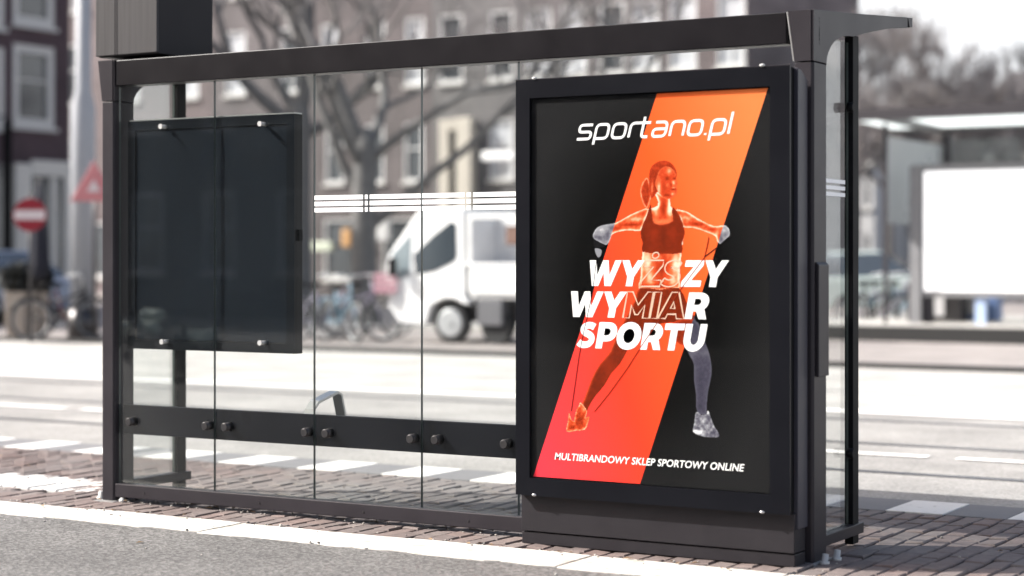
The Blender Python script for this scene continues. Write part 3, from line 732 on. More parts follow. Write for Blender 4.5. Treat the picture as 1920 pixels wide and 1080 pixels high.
T_('face', [trace(Z7, [(545, 150), (558, 112), (592, 90), (626, 103), (646, 132), (644, 152), (656, 184), (648, 194), (654, 222), (642, 245), (612, 265), (575, 252), (548, 218), (536, 182)])], 5.5, .56, rim=.08, rimw=.005, nz_=.06, fz=120,
    blobs=[bl7(610, 116, 14, 16, .30), bl7(556, 205, 12, 36, .34), bl7(600, 158, 12, 6, -.30), bl7(638, 156, 9, 6, -.34), bl7(598, 148, 16, 4, -.2), bl7(634, 178, 9, 14, .34), bl7(622, 190, 6, 10, -.18), bl7(632, 213, 14, 4, -.32), bl7(634, 204, 9, 4, .3), bl7(628, 238, 12, 8, .30), bl7(584, 200, 18, 30, -.10), bl7(600, 244, 24, 8, -.2), bl7(600, 190, 10, 12, .14)])
legp = [Z7(p) for p in [(452, 738), (560, 748), (662, 738), (705, 820), (742, 885), (742, 925), (640, 922), (560, 930), (520, 960)]] + [Z8(p) for p in [(600, 20), (562, 80), (510, 172), (440, 252), (388, 342), (312, 432), (265, 512), (246, 545), (212, 498), (232, 448), (290, 290), (350, 182), (432, 82)]] + [Z7(p) for p in [(332, 985), (388, 880), (428, 800)]]
T_('legging', [smooth(legp, 2)], 4, .22, left=.42, rimw=.007, nz_=.05, blobs=[bl7(560, 800, 70, 60, .05), bl8(430, 200, 60, 90, .05), bl8(330, 350, 40, 80, -.03)])
T_('legging', [smooth([Z7(p) for p in [(640, 918), (742, 905), (780, 960)]] + [Z8(p) for p in [(1168, 0), (1192, 60), (1216, 150), (1221, 260), (1196, 380), (1186, 480), (1180, 570), (1116, 556), (1100, 480), (1100, 400), (1085, 300), (1086, 180), (1050, 110), (1012, 36), (940, 0)]], 2)], 4.4, .27, rim=.22, rimw=.008, nz_=.06, fz=90,
    blobs=[bl8(1080, 70, 40, 40, .22), bl8(1170, 90, 40, 30, .14), bl8(1140, 340, 26, 120, -.05), bl8(1130, 510, 24, 26, -.12)])
T_('shoe', [trace(Z8, [(1102, 550), (1086, 650), (1080, 706), (1160, 741), (1268, 746), (1277, 716), (1242, 660), (1214, 592), (1196, 540), (1180, 570), (1140, 572)])], 5, .58, rim=.10, rimw=.006, nz_=.28, fz=75, blobs=[bl8(1110, 705, 46, 16, .45), bl8(1190, 725, 50, 14, .1), bl8(1240, 715, 40, 18, -.25), bl8(1192, 553, 12, 14, .6), bl8(1200, 610, 16, 24, -.3), bl8(1150, 620, 24, 34, .14)])
T_('shoe', [trace(Z8, [(204, 478), (252, 542), (240, 592), (270, 590), (244, 676), (212, 692), (160, 696), (94, 702), (104, 620), (112, 560), (126, 600), (150, 620), (166, 546), (190, 502)])], 5, .55, rim=.28, rimw=.006, nz_=.2, fz=75, blobs=[bl8(190, 610, 30, 50, -.22), bl8(130, 676, 26, 16, -.2), bl8(225, 535, 20, 20, .2)])
def sub(name, polys, ink, order):
    for k, poly in enumerate(polys): flat(name, [poly], inks[ink], ath, order + k * .15)
# resistance bands
quads('band', stroke([Z7(p) for p in [(206, 470), (214, 525), (226, 572)]], .004) + stroke([Z7((226, 572)), Z7((203, 760)), Z7((150, 1000))] + [Z8(p) for p in [(190, 120), (165, 300), (130, 545)]], .0035), inks['black'], ath, 14)
quads('band', stroke([Z7(p) for p in [(822, 468), (812, 520), (798, 578), (690, 722), (560, 905), (455, 1060)]] + [Z8(p) for p in [(560, 220), (430, 400), (310, 548)]], .0042), inks['line'], ath, 14)
quads('band', stroke([Z7(p) for p in [(800, 572), (872, 518), (926, 468)]], .0042), inks['black'], ath, 15)
sub('band_handle', [trace(Z7, [(216, 528), (250, 536), (246, 566), (234, 576), (222, 560)])], 'grey', 15)
sub('band_loop', [trace(Z7, [(206, 474), (236, 494), (276, 510), (262, 524), (226, 528), (214, 520)], 1)], 'black', 13)

# slogan lettering
def text_mesh(body, offset=0, spacing=1.0):
    cu = bpy.data.curves.new('lettering', 'FONT'); cu.body = body; cu.offset = offset; cu.space_character = spacing; cu.resolution_u = 4
    o = bpy.data.objects.new('lettering', cu); col.objects.link(o)
    bpy.context.view_layer.update()
    dg = bpy.context.evaluated_depsgraph_get()
    me = bpy.data.meshes.new_from_object(o.evaluated_get(dg))
    bpy.data.objects.remove(o); bpy.data.curves.remove(cu)
    bm = bmesh.new(); bm.from_mesh(me); bpy.data.meshes.remove(me)
    bmesh.ops.remove_doubles(bm, verts=bm.verts, dist=1e-5)
    return bm
def islands(bm):
    seen = set(); out = []
    bm.faces.ensure_lookup_table()
    for f in bm.faces:
        if f in seen: continue
        st = [f]; isl = []; seen.add(f)
        while st:
            g = st.pop(); isl.append(g)
            for v in g.verts:
                for h in v.link_faces:
                    if h not in seen: seen.add(h); st.append(h)
        out.append(isl)
    return sorted(out, key=lambda s: min(v.co.x for f in s for v in f.verts))
def loops_of(isl):
    fs = set(isl); nxt = {}
    for f in isl:
        for lp in f.loops:
            e = lp.edge
            if sum(1 for g in e.link_faces if g in fs) == 1: nxt[lp.vert] = lp.link_loop_next.vert
    out = []
    while nxt:
        s_, c = nxt.popitem(); loop = [s_]
        while c is not s_ and c in nxt:
            loop.append(c); c = nxt.pop(c)
        out.append(loop)
    return out
def slogan(body, tl, tr, bl_y, offset, shear, name, parent, outlined=(), order=12, spacing=1.0, yfit=None):
    """line of heavy italic capitals fitted to its measured box on the poster"""
    bm = text_mesh(body, offset, spacing)
    for v in bm.verts: v.co.x += shear * v.co.y
    caps = [v.co.y for v in bm.verts]
    isl = islands(bm)
    # cap height measured without the accent dot
    zt = max(v.co.y for f in isl[0] for v in f.verts); zb = min(v.co.y for f in isl[0] for v in f.verts)
    x0 = min(v.co.x for v in bm.verts); x1 = max(v.co.x for v in bm.verts)
    A = PP(tl[0], tl[1]); B = PP(tr[0], tr[1]); Cc = PP(tl[0], bl_y)
    sxx = (B[0] - A[0]) / (x1 - x0); szz = (A[1] - Cc[1]) / (zt - zb)
    def T(v): return (A[0] + (v.co.x - x0) * sxx, Cc[1] + (v.co.y - zb) * szz)
    mb = MB(); qs = []
    for i, s_ in enumerate(isl):
        if i in outlined:
            for lp in loops_of(s_):
                pts = [T(v) for v in lp]; clean = [pts[0]]
                for p in pts[1:]:
                    if (Vector(p) - Vector(clean[-1])).length > .0012: clean.append(p)
                if len(clean) > 2: qs += stroke(clean, .0040, True)
        else:
            for f in s_:
                g = mb.face([(T(v)[0], -.0001 * order, T(v)[1]) for v in f.verts])
    for f in mb.bm.faces:
        f.normal_update()
        if f.normal.y > 0: f.normal_flip()
    o = mb.build(name, ink_white, parent, world=False, normals=False)
    if qs: quads('outline_lettering', qs, inks['skin_glow'], o, order + 0.5)
    bm.free(); return o
def arc(cx, cy, rx, ry, a0, a1, n=10, pw_=2.3):
    out = []
    for k in range(n + 1):
        a = R(a0 + (a1 - a0) * k / n); c_, s_ = math.cos(a), math.sin(a)
        out.append((cx + rx * math.copysign(abs(c_) ** (2 / pw_), c_), cy + ry * math.copysign(abs(s_) ** (2 / pw_), s_)))
    return out
def open_smooth(pts, n=4):
    q = [pts[0]] + list(pts) + [pts[-1]]; out = []
    for i in range(1, len(q) - 2):
        p0, p1, p2, p3 = [Vector(q[i + d]) for d in (-1, 0, 1, 2)]
        for s_ in range(n):
            t = s_ / n; out.append(tuple(.5 * ((2 * p1) + (p2 - p0) * t + (2 * p0 - 5 * p1 + 4 * p2 - p3) * t * t + (3 * p1 - p0 - 3 * p2 + p3) * t ** 3)))
    return out + [tuple(pts[-1])]
def s_outline():
    c_ = open_smooth([(.66, .80), (.50, .865), (.33, .865), (.19, .80), (.175, .68), (.28, .59), (.46, .52), (.595, .42), (.61, .27), (.50, .155), (.33, .125), (.17, .145), (.035, .225)])
    q = stroke(c_, .255); return [p[0] for p in q] + [q[-1][1]] + [q[-1][2]] + [p[3] for p in q[::-1]]
HEAVY = {
 'I': (.30, [[(0, 0), (.29, 0), (.29, 1), (0, 1)]]),
 'T': (.84, [[(0, 1), (.84, 1), (.84, .76), (.565, .76), (.565, 0), (.275, 0), (.275, .76), (0, .76)]]),
 'Z': (.82, [[(.03, 1), (.80, 1), (.80, .80), (.39, .24), (.82, .24), (.82, 0), (0, 0), (0, .20), (.41, .76), (.03, .76)]]),
 'Y': (.93, [[(-.02, 1), (.29, 1), (.475, .66), (.66, 1), (.95, 1), (.61, .36), (.61, 0), (.32, 0), (.32, .36)]]),
 'W': (1.42, [[(0, 1), (.30, 1), (.45, .42), (.60, 1), (.84, 1), (.99, .42), (1.14, 1), (1.42, 1), (1.13, 0), (.85, 0), (.715, .52), (.575, 0), (.29, 0)]]),
 'M': (1.10, [[(0, 0), (0, 1), (.235, 1), (.55, .50), (.865, 1), (1.10, 1), (1.10, 0), (.83, 0), (.83, .50), (.61, .13), (.49, .13), (.27, .50), (.27, 0)]]),
 'A': (1.04, [[(-.02, 0), (.375, 1), (.665, 1), (1.06, 0), (.75, 0), (.69, .17), (.35, .17), (.29, 0)], [(.43, .385), (.61, .385), (.52, .64)]]),
 'R': (.88, [[(0, 0), (0, 1)] + arc(.46, .655, .41, .345, 90, -50, 9, 2.1) + [(.88, 0), (.57, 0), (.42, .29), (.29, .29), (.29, 0)], [(.29, .53)] + arc(.43, .65, .135, .12, -90, 90, 6, 2.0) + [(.29, .77)]]),
 'P': (.84, [[(0, 0), (0, 1)] + arc(.46, .635, .40, .365, 90, -90, 10, 2.1) + [(.29, .27), (.29, 0)], [(.29, .50)] + arc(.44, .635, .135, .135, -90, 90, 6, 2.0) + [(.29, .77)]]),
 'O': (1.08, [arc(.53, .5, .54, .525, 0, 342, 19, 2.1), arc(.53, .5, .245, .275, 0, 340, 17, 2.0)]),
 'U': (.92, [[(0, 1), (.29, 1), (.29, .45)] + arc(.455, .44, .165, .215, 180, 360, 8, 2.0) + [(.62, .45), (.62, 1), (.91, 1), (.91, .45)] + arc(.455, .44, .455, .465, 0, -180, 14, 2.0)]),
}
HEAVY['S'] = (.80, [s_outline()])
HEAVY['Ż'] = (.82, HEAVY['Z'][1] + [arc(.41, 1.19, .14, .115, 0, 330, 11, 2.0)])
def heavy_line(body, tl, tr, bl_y, name, outlined=(), shear=.20, order=11, gap=.045):
    """line of heavy italic capitals drawn from outlines, fitted to its measured box on the poster"""
    pen = 0; placed = []
    for ch in body:
        adv, lo = HEAVY[ch]; placed.append([[(x + pen + shear * z, z) for x, z in l] for l in lo]); pen += adv + gap
    x0 = min(x for g in placed for l in g for x, z in l); x1 = max(x for g in placed for l in g for x, z in l)
    A = PP(tl[0], tl[1]); B = PP(tr[0], tr[1]); Cc = PP(tl[0], bl_y)
    sx_ = (B[0] - A[0]) / (x1 - x0); sz_ = A[1] - Cc[1]
    T = lambda p: (A[0] + (p[0] - x0) * sx_, Cc[1] + p[1] * sz_)
    runs, run = [], []
    for i, g in enumerate(placed):
        if i in outlined:
            if run: runs.append(run)
            run = []
        else: run += g
    if run: runs.append(run)
    for rn in runs: o = flat(name, [[T(p) for p in l] for l in rn], ink_white, po, order)
    qs = []
    for i in outlined:
        for l in placed[i]: qs += stroke([T(p) for p in l], .0052, True)
    if qs: quads('outline_lettering', qs, ink_outline, o, order + 1)
    return o
ink_outline = print_mat('outline_ink', (.72, .46, .33))
heavy_line('WYŻSZY', (1106, 488), (1367, 488), 536, 'slogan_lettering', (2, 3))
heavy_line('WYMIAR', (1071, 546), (1330, 546), 594, 'slogan_lettering', (2, 3, 4))
heavy_line('SPORTU', (1081, 603), (1327, 603), 652, 'slogan_lettering')
slogan('MULTIBRANDOWY SKLEP SPORTOWY ONLINE', (1040, 848.5), (1396, 868), 861.5, .014, .2, 'strapline_lettering', po, spacing=1.02)
# web-address lettering: rounded square strokes
def fillet(pts, r, close=False, n=5):
    P = [Vector(p) for p in pts]; out = []; k = len(P)
    for i in range(k):
        if not close and i in (0, k - 1): out.append(tuple(P[i])); continue
        a, p, c2 = P[(i - 1) % k], P[i], P[(i + 1) % k]
        u = (a - p); v = (c2 - p); rr = min(r, u.length * .49, v.length * .49)
        s_ = p + u.normalized() * rr; e_ = p + v.normalized() * rr
        for q in range(n + 1):
            t = q / n; out.append(tuple(s_ * (1 - t) ** 2 + p * 2 * t * (1 - t) + e_ * t * t))
    return out
WD = .19; hw = WD / 2
GL = {'s': [([(1.02, 1), (0, 1), (0, .5), (1, .5), (1, 0), (-.05, 0)], False)],
      'p': [([(0, -.42), (0, 1), (1, 1), (1, 0), (hw, 0)], False)],
      'o': [([(0, 0), (0, 1), (1, 1), (1, 0)], True)],
      'r': [([(0, 0), (0, 1), (.72, 1)], False)],
      't': [([(0, 1.42), (0, 0), (.5, 0)], False), ([(-.3, 1), (-hw, 1)], False), ([(hw, 1), (.55, 1)], False)],
      'a': [([(.1, 1), (1, 1), (1, 0), (0, 0), (0, .52), (1 - hw, .52)], False)],
      'n': [([(0, 0), (0, 1), (1, 1), (1, 0)], False)],
      '.': [([(0, -.02), (0, .10)], False)],
      'l': [([(0, 0), (0, 1.5)], False)]}
ADV = {'s': 1.36, 'p': 1.36, 'o': 1.36, 'r': .98, 't': .86, 'a': 1.36, 'n': 1.36, '.': .36, 'l': .3}
penx = 0; strokes = []
for ch in 'sportano.pl':
    for pts, cl in GL[ch]:
        fp = fillet(pts, .34 if ch != 't' else .25, cl)
        if not cl:
            # rounded ends
            for end in (0, -1):
                pass
        strokes.append(([(x + penx, z) for x, z in fp], cl))
    penx += ADV[ch]
tot = penx - .36
lA, lB = PP(1083, 262), PP(1364, 251)
shear = .25; sc = (lB[0] - lA[0]) / tot; xh = .030 / 1.0
zx = (PP(1100, 236)[1] - PP(1100, 262)[1])
qs = []
for pts, cl in strokes:
    for q in stroke(pts, WD, cl):
        qs.append([(lA[0] + (x + z * 0) * sc + shear * z * zx, lA[1] + z * zx + .002) for x, z in q])
quads('web_address_lettering', qs, ink_white, po, 12)

# ================================================================== BACKGROUND: BUILDINGS
def window_obj(parent, cx, z0, w, h, frame_m, pane_m, bars=1, y=.10, fw=.09):
    m = MB(); a, c2 = cx - w / 2, cx + w / 2
    m.box(a, c2, y - .08, y + .02, z0, z0 + fw); m.box(a, c2, y - .08, y + .02, z0 + h - fw, z0 + h)
    m.box(a, a + fw, y - .08, y + .02, z0 + fw, z0 + h - fw); m.box(c2 - fw, c2, y - .08, y + .02, z0 + fw, z0 + h - fw)
    if bars >= 1: m.box(a + fw, c2 - fw, y - .05, y + .01, z0 + h * .55, z0 + h * .55 + .06)
    if bars >= 2: m.box(cx - .03, cx + .03, y - .045, y + .005, z0 + fw, z0 + h * .55)
    f = m.build('window', frame_m, parent, world=False)
    p = MB(); p.box(a + fw, c2 - fw, y + .005, y + .012, z0 + fw, z0 + h - fw); p.build('pane', pane_m, f, world=False)
    s_ = MB(); s_.box(a - .06, c2 + .06, -.09, .02, z0 - .10, z0 - .002); s_.build('sill', stone, f, world=False)
    return f
def house(name, label, cat, loc, rz, w, D, Hh, wall_m, wins, roof=True, door=None):
    t = thing(name, label, cat, loc, rz)
    ops = [(c - ww / 2, c + ww / 2, z0, z0 + hh) for c, z0, ww, hh, *_ in wins]
    xs = sorted({0, w} | {v for o in ops for v in o[:2]}); zs = sorted({0, Hh} | {v for o in ops for v in o[2:]})
    m = MB()
    for i in range(len(xs) - 1):
        for k in range(len(zs) - 1):
            cx, cz = (xs[i] + xs[i + 1]) / 2, (zs[k] + zs[k + 1]) / 2
            if any(o[0] < cx < o[1] and o[2] < cz < o[3] for o in ops): continue
            m.face([(xs[i], 0, zs[k]), (xs[i + 1], 0, zs[k]), (xs[i + 1], 0, zs[k + 1]), (xs[i], 0, zs[k + 1])])
    for o in ops:
        for a, c2 in (((o[0], o[2]), (o[1], o[2])), ((o[1], o[2]), (o[1], o[3])), ((o[1], o[3]), (o[0], o[3])), ((o[0], o[3]), (o[0], o[2]))):
            m.face([(a[0], 0, a[1]), (c2[0], 0, c2[1]), (c2[0], .3, c2[1]), (a[0], .3, a[1])])
    m.face([(0, .3, 0), (w, .3, 0), (w, .3, Hh), (0, .3, Hh)])
    m.face([(0, 0, 0), (0, D, 0), (0, D, Hh), (0, 0, Hh)]); m.face([(w, 0, 0), (w, D, 0), (w, D, Hh), (w, 0, Hh)])
    m.face([(0, D, 0), (w, D, 0), (w, D, Hh), (0, D, Hh)]); m.face([(0, 0, Hh), (w, 0, Hh), (w, D, Hh), (0, D, Hh)])
    m.build('wall', wall_m, t, world=False, normals=False)
    for wi in wins:
        c, z0, ww, hh = wi[:4]; st = wi[4] if len(wi) > 4 else {}
        window_obj(t, c, z0, ww, hh, st.get('f', win_white), st.get('p', pane_mat), st.get('b', 1), fw=st.get('fw', .09))
    m = MB(); m.box(-.03, w + .03, -.16, -.005, Hh - .35, Hh - .1); m.build('cornice', stone, t, world=False)
    m = MB(); m.prism([(-.2, Hh), (D / 2, Hh + 2.6), (D + .2, Hh)], 'x', -.03, w + .03); rf = m.build('roof', roof_tile, t, world=False)
    m = MB(); m.box(w * .75, w * .75 + .7, D * .4, D * .4 + .6, Hh + 1.4, Hh + 3.3); m.build('chimney', wall_m, rf, world=False)
    if door:
        c, ww, hh, dm = door
        m = MB(); m.box(c - ww / 2, c + ww / 2, -.04, -.002, .02, hh); m.build('door', dm, t, world=False)
    return t
cur = {'p': curtain_pane, 'b': 1}
thick = {'f': stone, 'p': pane_mat, 'fw': .22, 'b': 1}
# dark corner house at the far left: its facade runs along the side street
Xb = -32.7
def ywin(px): # position along that facade of a photo column
    t = (px - 960) / FPX; k = (Xb - CX) / (cT * t - sT); return CY + (sT * t + cT) * k, k
y_end, k_end = ywin(131)
y0b = 13.0
lw = []
for pc, wpx in ((64, 78), (-30, 78), (-130, 78)):
    yc, kc = ywin(pc); ya, _ = ywin(pc - wpx / 2); yb, _ = ywin(pc + wpx / 2); ww = yb - ya
    zt = lambda py: CZ + (HOR - py) * kc / FPX
    lw += [(yc - y0b, zt(238), ww, zt(85) - zt(238), thick), (yc - y0b, zt(48), ww, 2.1, thick)]
ycw, kc = ywin(60)
house('corner_house', 'dark purple brick corner house with thick white window surrounds at far left', 'house', (Xb, y0b, 0), R(90), y_end - y0b, 9, 13.5, br_purple, lw)
# its shopfront
sf = thing('shopfront', 'cream timber shopfront on the dark corner house behind the no-entry sign', 'shopfront', (Xb + .06, ywin(20)[0], 0), R(90))
def fw_(px): return ywin(px)[0] - ywin(20)[0]
m = MB()
zt = lambda py: CZ + (HOR - py) * kc / FPX
m.box(fw_(22), fw_(52), -.10, 0, .0, zt(308)); m.box(fw_(52.5), fw_(112), -.12, 0, zt(330), zt(300)); m.box(fw_(88), fw_(100), -.10, 0, .9, zt(331)); m.box(fw_(112.5), fw_(128), -.10, 0, 0, zt(300))
m.build('surround', mat('cream_timber', (.55, .53, .49), rough=.6), sf, world=False, bevel=.02)
m = MB(); m.box(fw_(52.5), fw_(87.5), -.06, .0, .4, zt(331)); m.box(fw_(100.5), fw_(112), -.06, .0, .4, zt(331)); m.build('display_window', pane_mat, sf, world=False)
m = MB(); m.box(fw_(-60), fw_(21.5), -.06, 0, .6, zt(310)); m.build('display_window', pane_mat, sf, world=False)
bsign = thing('hanging_sign', 'narrow dark board hanging beside the cream shopfront at the left edge', 'sign', (*ground_at(14, 44), 0))
gx, gy = ground_at(14, 44)
m = MB(); m.box(-.10, .10, -.06, .06, CZ + (HOR - 474) * 44 / FPX, 4.6); m.build('board', black, bsign, world=False, bevel=.02)
m = MB(); m.tube([(-2.0, 0, 4.7), (.12, 0, 4.7)], .03); m.tube([(-2.0, 0, 0), (-2.0, 0, 4.72)], .05); m.build('bracket', dark_steel, bsign, world=False)

# terrace along the far side of the street
YB = 45.0
def xb(px, Y=YB):
    t = (px - 960) / FPX; k = (Y - CY) / (sT * t + cT); return CX + (cT * t - sT) * k, k
specs = [(100, 400, br_rose, 'tall rose brick house seen above the left end of the shelter roof', 3),
         (400, 590, br_mauve, 'mauve brick house behind the twisted bare limbs', 2),
         (590, 810, br_brown, 'brown brick house directly behind the thick bare trunk', 3),
         (810, 985, br_grey, 'grey brick house with a cream doorway behind the white truck', 2),
         (985, 1250, br_mauve, 'mauve brick house showing above the poster case', 4),
         (1250, 1400, br_rose, 'pale rose house showing above the right end of the roof beam', 2)]
for i, (p0, p1, wm, lab, nw) in enumerate(specs):
    a, _ = xb(p0); c2, k = xb(p1); w = c2 - a; wins = []
    rnd = random.Random(i + 3)
    for fl, (z0, hh) in enumerate(((3.95, 2.0), (7.25, 2.3), (10.8, 2.0))):
        for q in range(nw):
            cxw = w * (q + .5) / nw + rnd.uniform(-.15, .15)
            wins.append((cxw, z0, .95 if i != 2 else .8, hh, {'f': win_white, 'p': curtain_pane if rnd.random() < .55 else pane_mat, 'b': 1 + (q % 2)}))
    # ground floor shop windows
    for q in range(2):
        wins.append((w * (q + .5) / 2, .6, w * .34, 2.1, {'f': win_grey if i % 2 else win_white, 'p': pane_mat, 'b': 0}))
    house('terrace_house', lab, 'house', (a, YB, 0), 0, w - .02, 10, 13.2 + .5 * (i % 3), wm, wins)
wins = [(1.6 + 2.2 * q, z, 1.0, 1.9, {'p': pane_mat, 'f': win_grey}) for q in range(24) for z in (1.0, 4.4, 7.8)]
house('reflection_terrace', 'long dark brick terrace added behind the camera to darken reflections in the glass', 'terrace', (14, -26, 0), R(180), 55, 9, 12, br_dark, wins)  # unseen terrace, added so the panes mirror something darker than sky
# cream doorway bay on the grey house
dw = thing('door_surround', 'cream stone bay with a dark slit on the grey house behind the truck', 'bay', (xb(866)[0], YB - .25, 0))
k = xb(866)[1]; zz = lambda py: CZ + (HOR - py) * k / FPX
wpx = k / FPX / cT
m = MB(); m.box(-30 * wpx, -12 * wpx, -.2, .2, 0, zz(225)); m.box(2 * wpx, 30 * wpx, -.2, .2, 0, zz(222)); m.box(-11.9 * wpx, 1.9 * wpx, -.2, .2, zz(246), zz(224)); m.build('surround', render_cream, dw, world=False, bevel=.03)
m = MB(); m.box(-11.9 * wpx, 1.9 * wpx, -.05, .2, 0, zz(247)); m.build('opening', pane_mat, dw, world=False)
# awnings and shop signs under the houses
for px, py, wp_, hp, mm, lab in ((935, 292, 60, 16, lightbox_white, 'small white lettering board beside the cream bay'), (700, 428, 62, 46, render_pale, 'pale shop fascia behind the thick tree trunk'), (650, 446, 16, 34, mat('amber_panel', (.45, .25, .10)), 'small amber panel between trunk and pale fascia'), (604, 462, 40, 16, mat('pale_lime_panel', (.48, .52, .42)), 'pale lime panel above the parked bicycles')):
    x, k = xb(px, YB - 1.0); t = thing('shop_sign', lab, 'shop sign', (x, YB - 1.0, 0)); s_ = k / FPX
    m = MB(); m.box(-wp_ * s_ / 2 / cT, wp_ * s_ / 2 / cT, -.08, .08, CZ + (HOR - py - hp / 2) * s_, CZ + (HOR - py + hp / 2) * s_); m.build('board', mm, t, world=False, bevel=.03)
    m = MB(); m.box(-.05, .05, .085, .95, CZ + (HOR - py) * s_ - .05, CZ + (HOR - py) * s_ + .05); m.build('bracket', dark_steel, t, world=False)
# low pale houses behind the far tram stop
for p0, p1, Y, Hh, wm, lab in ((1535, 1640, 62, 5.2, render_pale, 'low white rendered house left of the far tram stop'), (1640, 1790, 66, 5.6, br_grey, 'low grey house behind the far tram stop'), (1790, 1990, 66, 5.6, br_mauve, 'low mauve house at the right edge behind the far stop')):
    a, _ = xb(p0, Y); c2, k = xb(p1, Y); w = c2 - a
    wins = [(w * (q + .5) / 4, z, w * .15, 1.5, {'f': win_white, 'p': pane_mat}) for q in range(4) for z in (.8, 3.3)]
    house('low_house', lab, 'house', (a, Y, 0), 0, w - .02, 8, Hh, wm, wins)
a, k = xb(1795, 70); c2, _ = xb(1900, 70)
hh_ = house('gabled_house', 'dark gabled house with a chimney rising over the trees at right', 'house', (a, 74, 0), 0, c2 - a, 8, 7.4, br_grey, [((c2 - a) * .3, 4.6, .9, 1.6, {}), ((c2 - a) * .72, 4.6, .9, 1.6, {})])

# ================================================================== TREES
def limb(m, p, d, length, r, depth, rnd, twigs, spread=.75, minr=.012):
    n = 4; pts = [p]; rad = [r]; q = Vector(p); dd = Vector(d).normalized()
    for i in range(n):
        dd = (dd + Vector((rnd.uniform(-.22, .22), rnd.uniform(-.22, .22), rnd.uniform(-.08, .2)))).normalized()
        q = q + dd * length / n; pts.append(q.copy()); rad.append(r * (1 - .45 * (i + 1) / n))
    m.tube(pts, rad, 6 if r > .05 else 4, caps=False)
    if depth <= 0 or r < minr:
        twigs.append((q, dd)); return
    for i in range(rnd.choice((2, 3, 3))):
        ax = Vector((rnd.uniform(-1, 1), rnd.uniform(-1, 1), rnd.uniform(-.5, .8))).normalized()
        nd = (dd + ax * spread).normalized()
        limb(m, pts[rnd.choice((2, 3, 4, 4))], nd, length * rnd.uniform(.6, .82), r * rnd.uniform(.45, .62), depth - 1, rnd, twigs, spread, minr)
def tree(name, label, px, depth, h0, r0, main, levels, seed, group='bare trees along the street', twl=.7, ntw=14, twr=.007, baseZ=0):
    rnd = random.Random(seed)
    x, y = ground_at(px, depth); t = thing(name, label, 'tree', (x, y, baseZ), 0, group)
    m = MB(); m.tube([(0, 0, -.1), (.02, 0, .25), (0, 0, h0 * .5), (.03, 0, h0), (0.0, 0, h0 + .5)], [r0 * 1.5, r0 * 1.1, r0, r0 * .95, r0 * .6], 12)
    tw = []
    for (dx, dy, dz, ln, rr, z) in main:
        limb(m, Vector((0, 0, z)), (dx, dy, dz), ln, rr, levels, rnd, tw)
    m.build('trunk', bark, t, world=False)
    c = MB()
    for p, d in tw:
        for k in range(ntw):
            dd = (d + Vector((rnd.uniform(-1, 1), rnd.uniform(-1, 1), rnd.uniform(-.6, 1)))).normalized(); q = p - d * rnd.uniform(0, .5)
            c.tube([q, q + dd * twl * .5, q + (dd + Vector((0, 0, rnd.uniform(-.2, .3)))) .normalized() * twl * rnd.uniform(.7, 1.2)], [twr, twr * .8, twr * .3], 3, caps=False)
    c.build('crown', twig_mat, t, world=False)
    return t
# direction along the picture plane at the camera: a limb going "right" in the photo runs along (cT, sT)
def dirr(a, up, away=0): return (cT * a - sT * away, sT * a + cT * away, up)
tree('bare_tree', 'thick-trunked bare tree behind the middle shelter panes', 682, 38, 3.5, .26,
     [(*dirr(-.75, .8), 3.0, .14, 2.6), (*dirr(-.12, 1), 3.2, .18, 3.4), (*dirr(.8, .75), 2.6, .12, 3.2), (*dirr(.95, .55), 3.6, .13, 1.9), (*dirr(.45, .85, .4), 2.6, .14, 3.5), (*dirr(-.5, .7, -.5), 2.4, .13, 3.2)], 3, 5)
tree('bare_tree', 'dark twisted bare tree seen above the roof left of the pylon gap', 560, 44, 4.6, .30,
     [(*dirr(-.7, .7), 3.0, .2, 4.2), (*dirr(.3, 1), 3.0, .2, 4.4), (*dirr(.8, .5), 2.6, .16, 4.2), (*dirr(-.3, .9, .5), 2.6, .14, 4.5)], 3, 12)
tree('bare_tree', 'slim bare tree rising above the poster case in front of the mauve house', 1120, 42, 4.0, .16,
     [(*dirr(-.5, .9), 2.4, .10, 3.6), (*dirr(.5, .9), 2.4, .10, 3.8), (*dirr(0, 1, .4), 2.6, .10, 4.0)], 3, 21)
for px, d, h, seed, lab in ((1668, 52, 3.6, 31, 'bushy bare tree just right of the shelter end glass'), (1745, 56, 3.7, 32, 'fullest bare tree above the far tram stop roof'), (1835, 58, 3.0, 33, 'bare tree in front of the dark gabled house'), (1915, 60, 3.2, 34, 'bare tree at the right edge beyond the far stop'), (1600, 60, 4.2, 35, 'bare tree half hidden behind the shelter roof tip')):
    tree('bare_tree', lab, px, d, h, .12, [(*dirr(-.8, .8), 1.9, .07, h * .9), (*dirr(.8, .8), 1.9, .07, h * .9), (*dirr(0, 1, .5), 2.2, .08, h), (*dirr(.2, 1, -.6), 2.0, .07, h), (*dirr(-.3, .7, -.6), 1.7, .06, h * .8), (*dirr(.5, .5, .6), 1.7, .06, h * .8)], 2, seed, twl=1.15, ntw=34, twr=.011)

# ================================================================== STREET FURNITURE
x, y = ground_at(156, 31)
lp = thing('lamp_post', 'thick pale grey lamp post with wider base left of the shelter', 'lamp post', (x, y, 0))
m = MB(); m.tube([(0, 0, 0), (0, 0, .5)], .26, 16); m.build('base', dark_steel, lp, world=False)
m = MB(); m.tube([(0, 0, .5), (0, 0, 3.85), (0, 0, 4.15), (0, 0, 8.5)], [.205, .205, .135, .11], 16); m.build('pole', pale_pole, lp, world=False)
m = MB(); m.tube([(0, 0, 8.5), (.5, .2, 8.9), (1.2, .5, 9.0)], .05); m.box(1.0, 1.7, .35, .65, 8.95, 9.08); m.build('lamp_arm', pale_pole, lp, world=False)

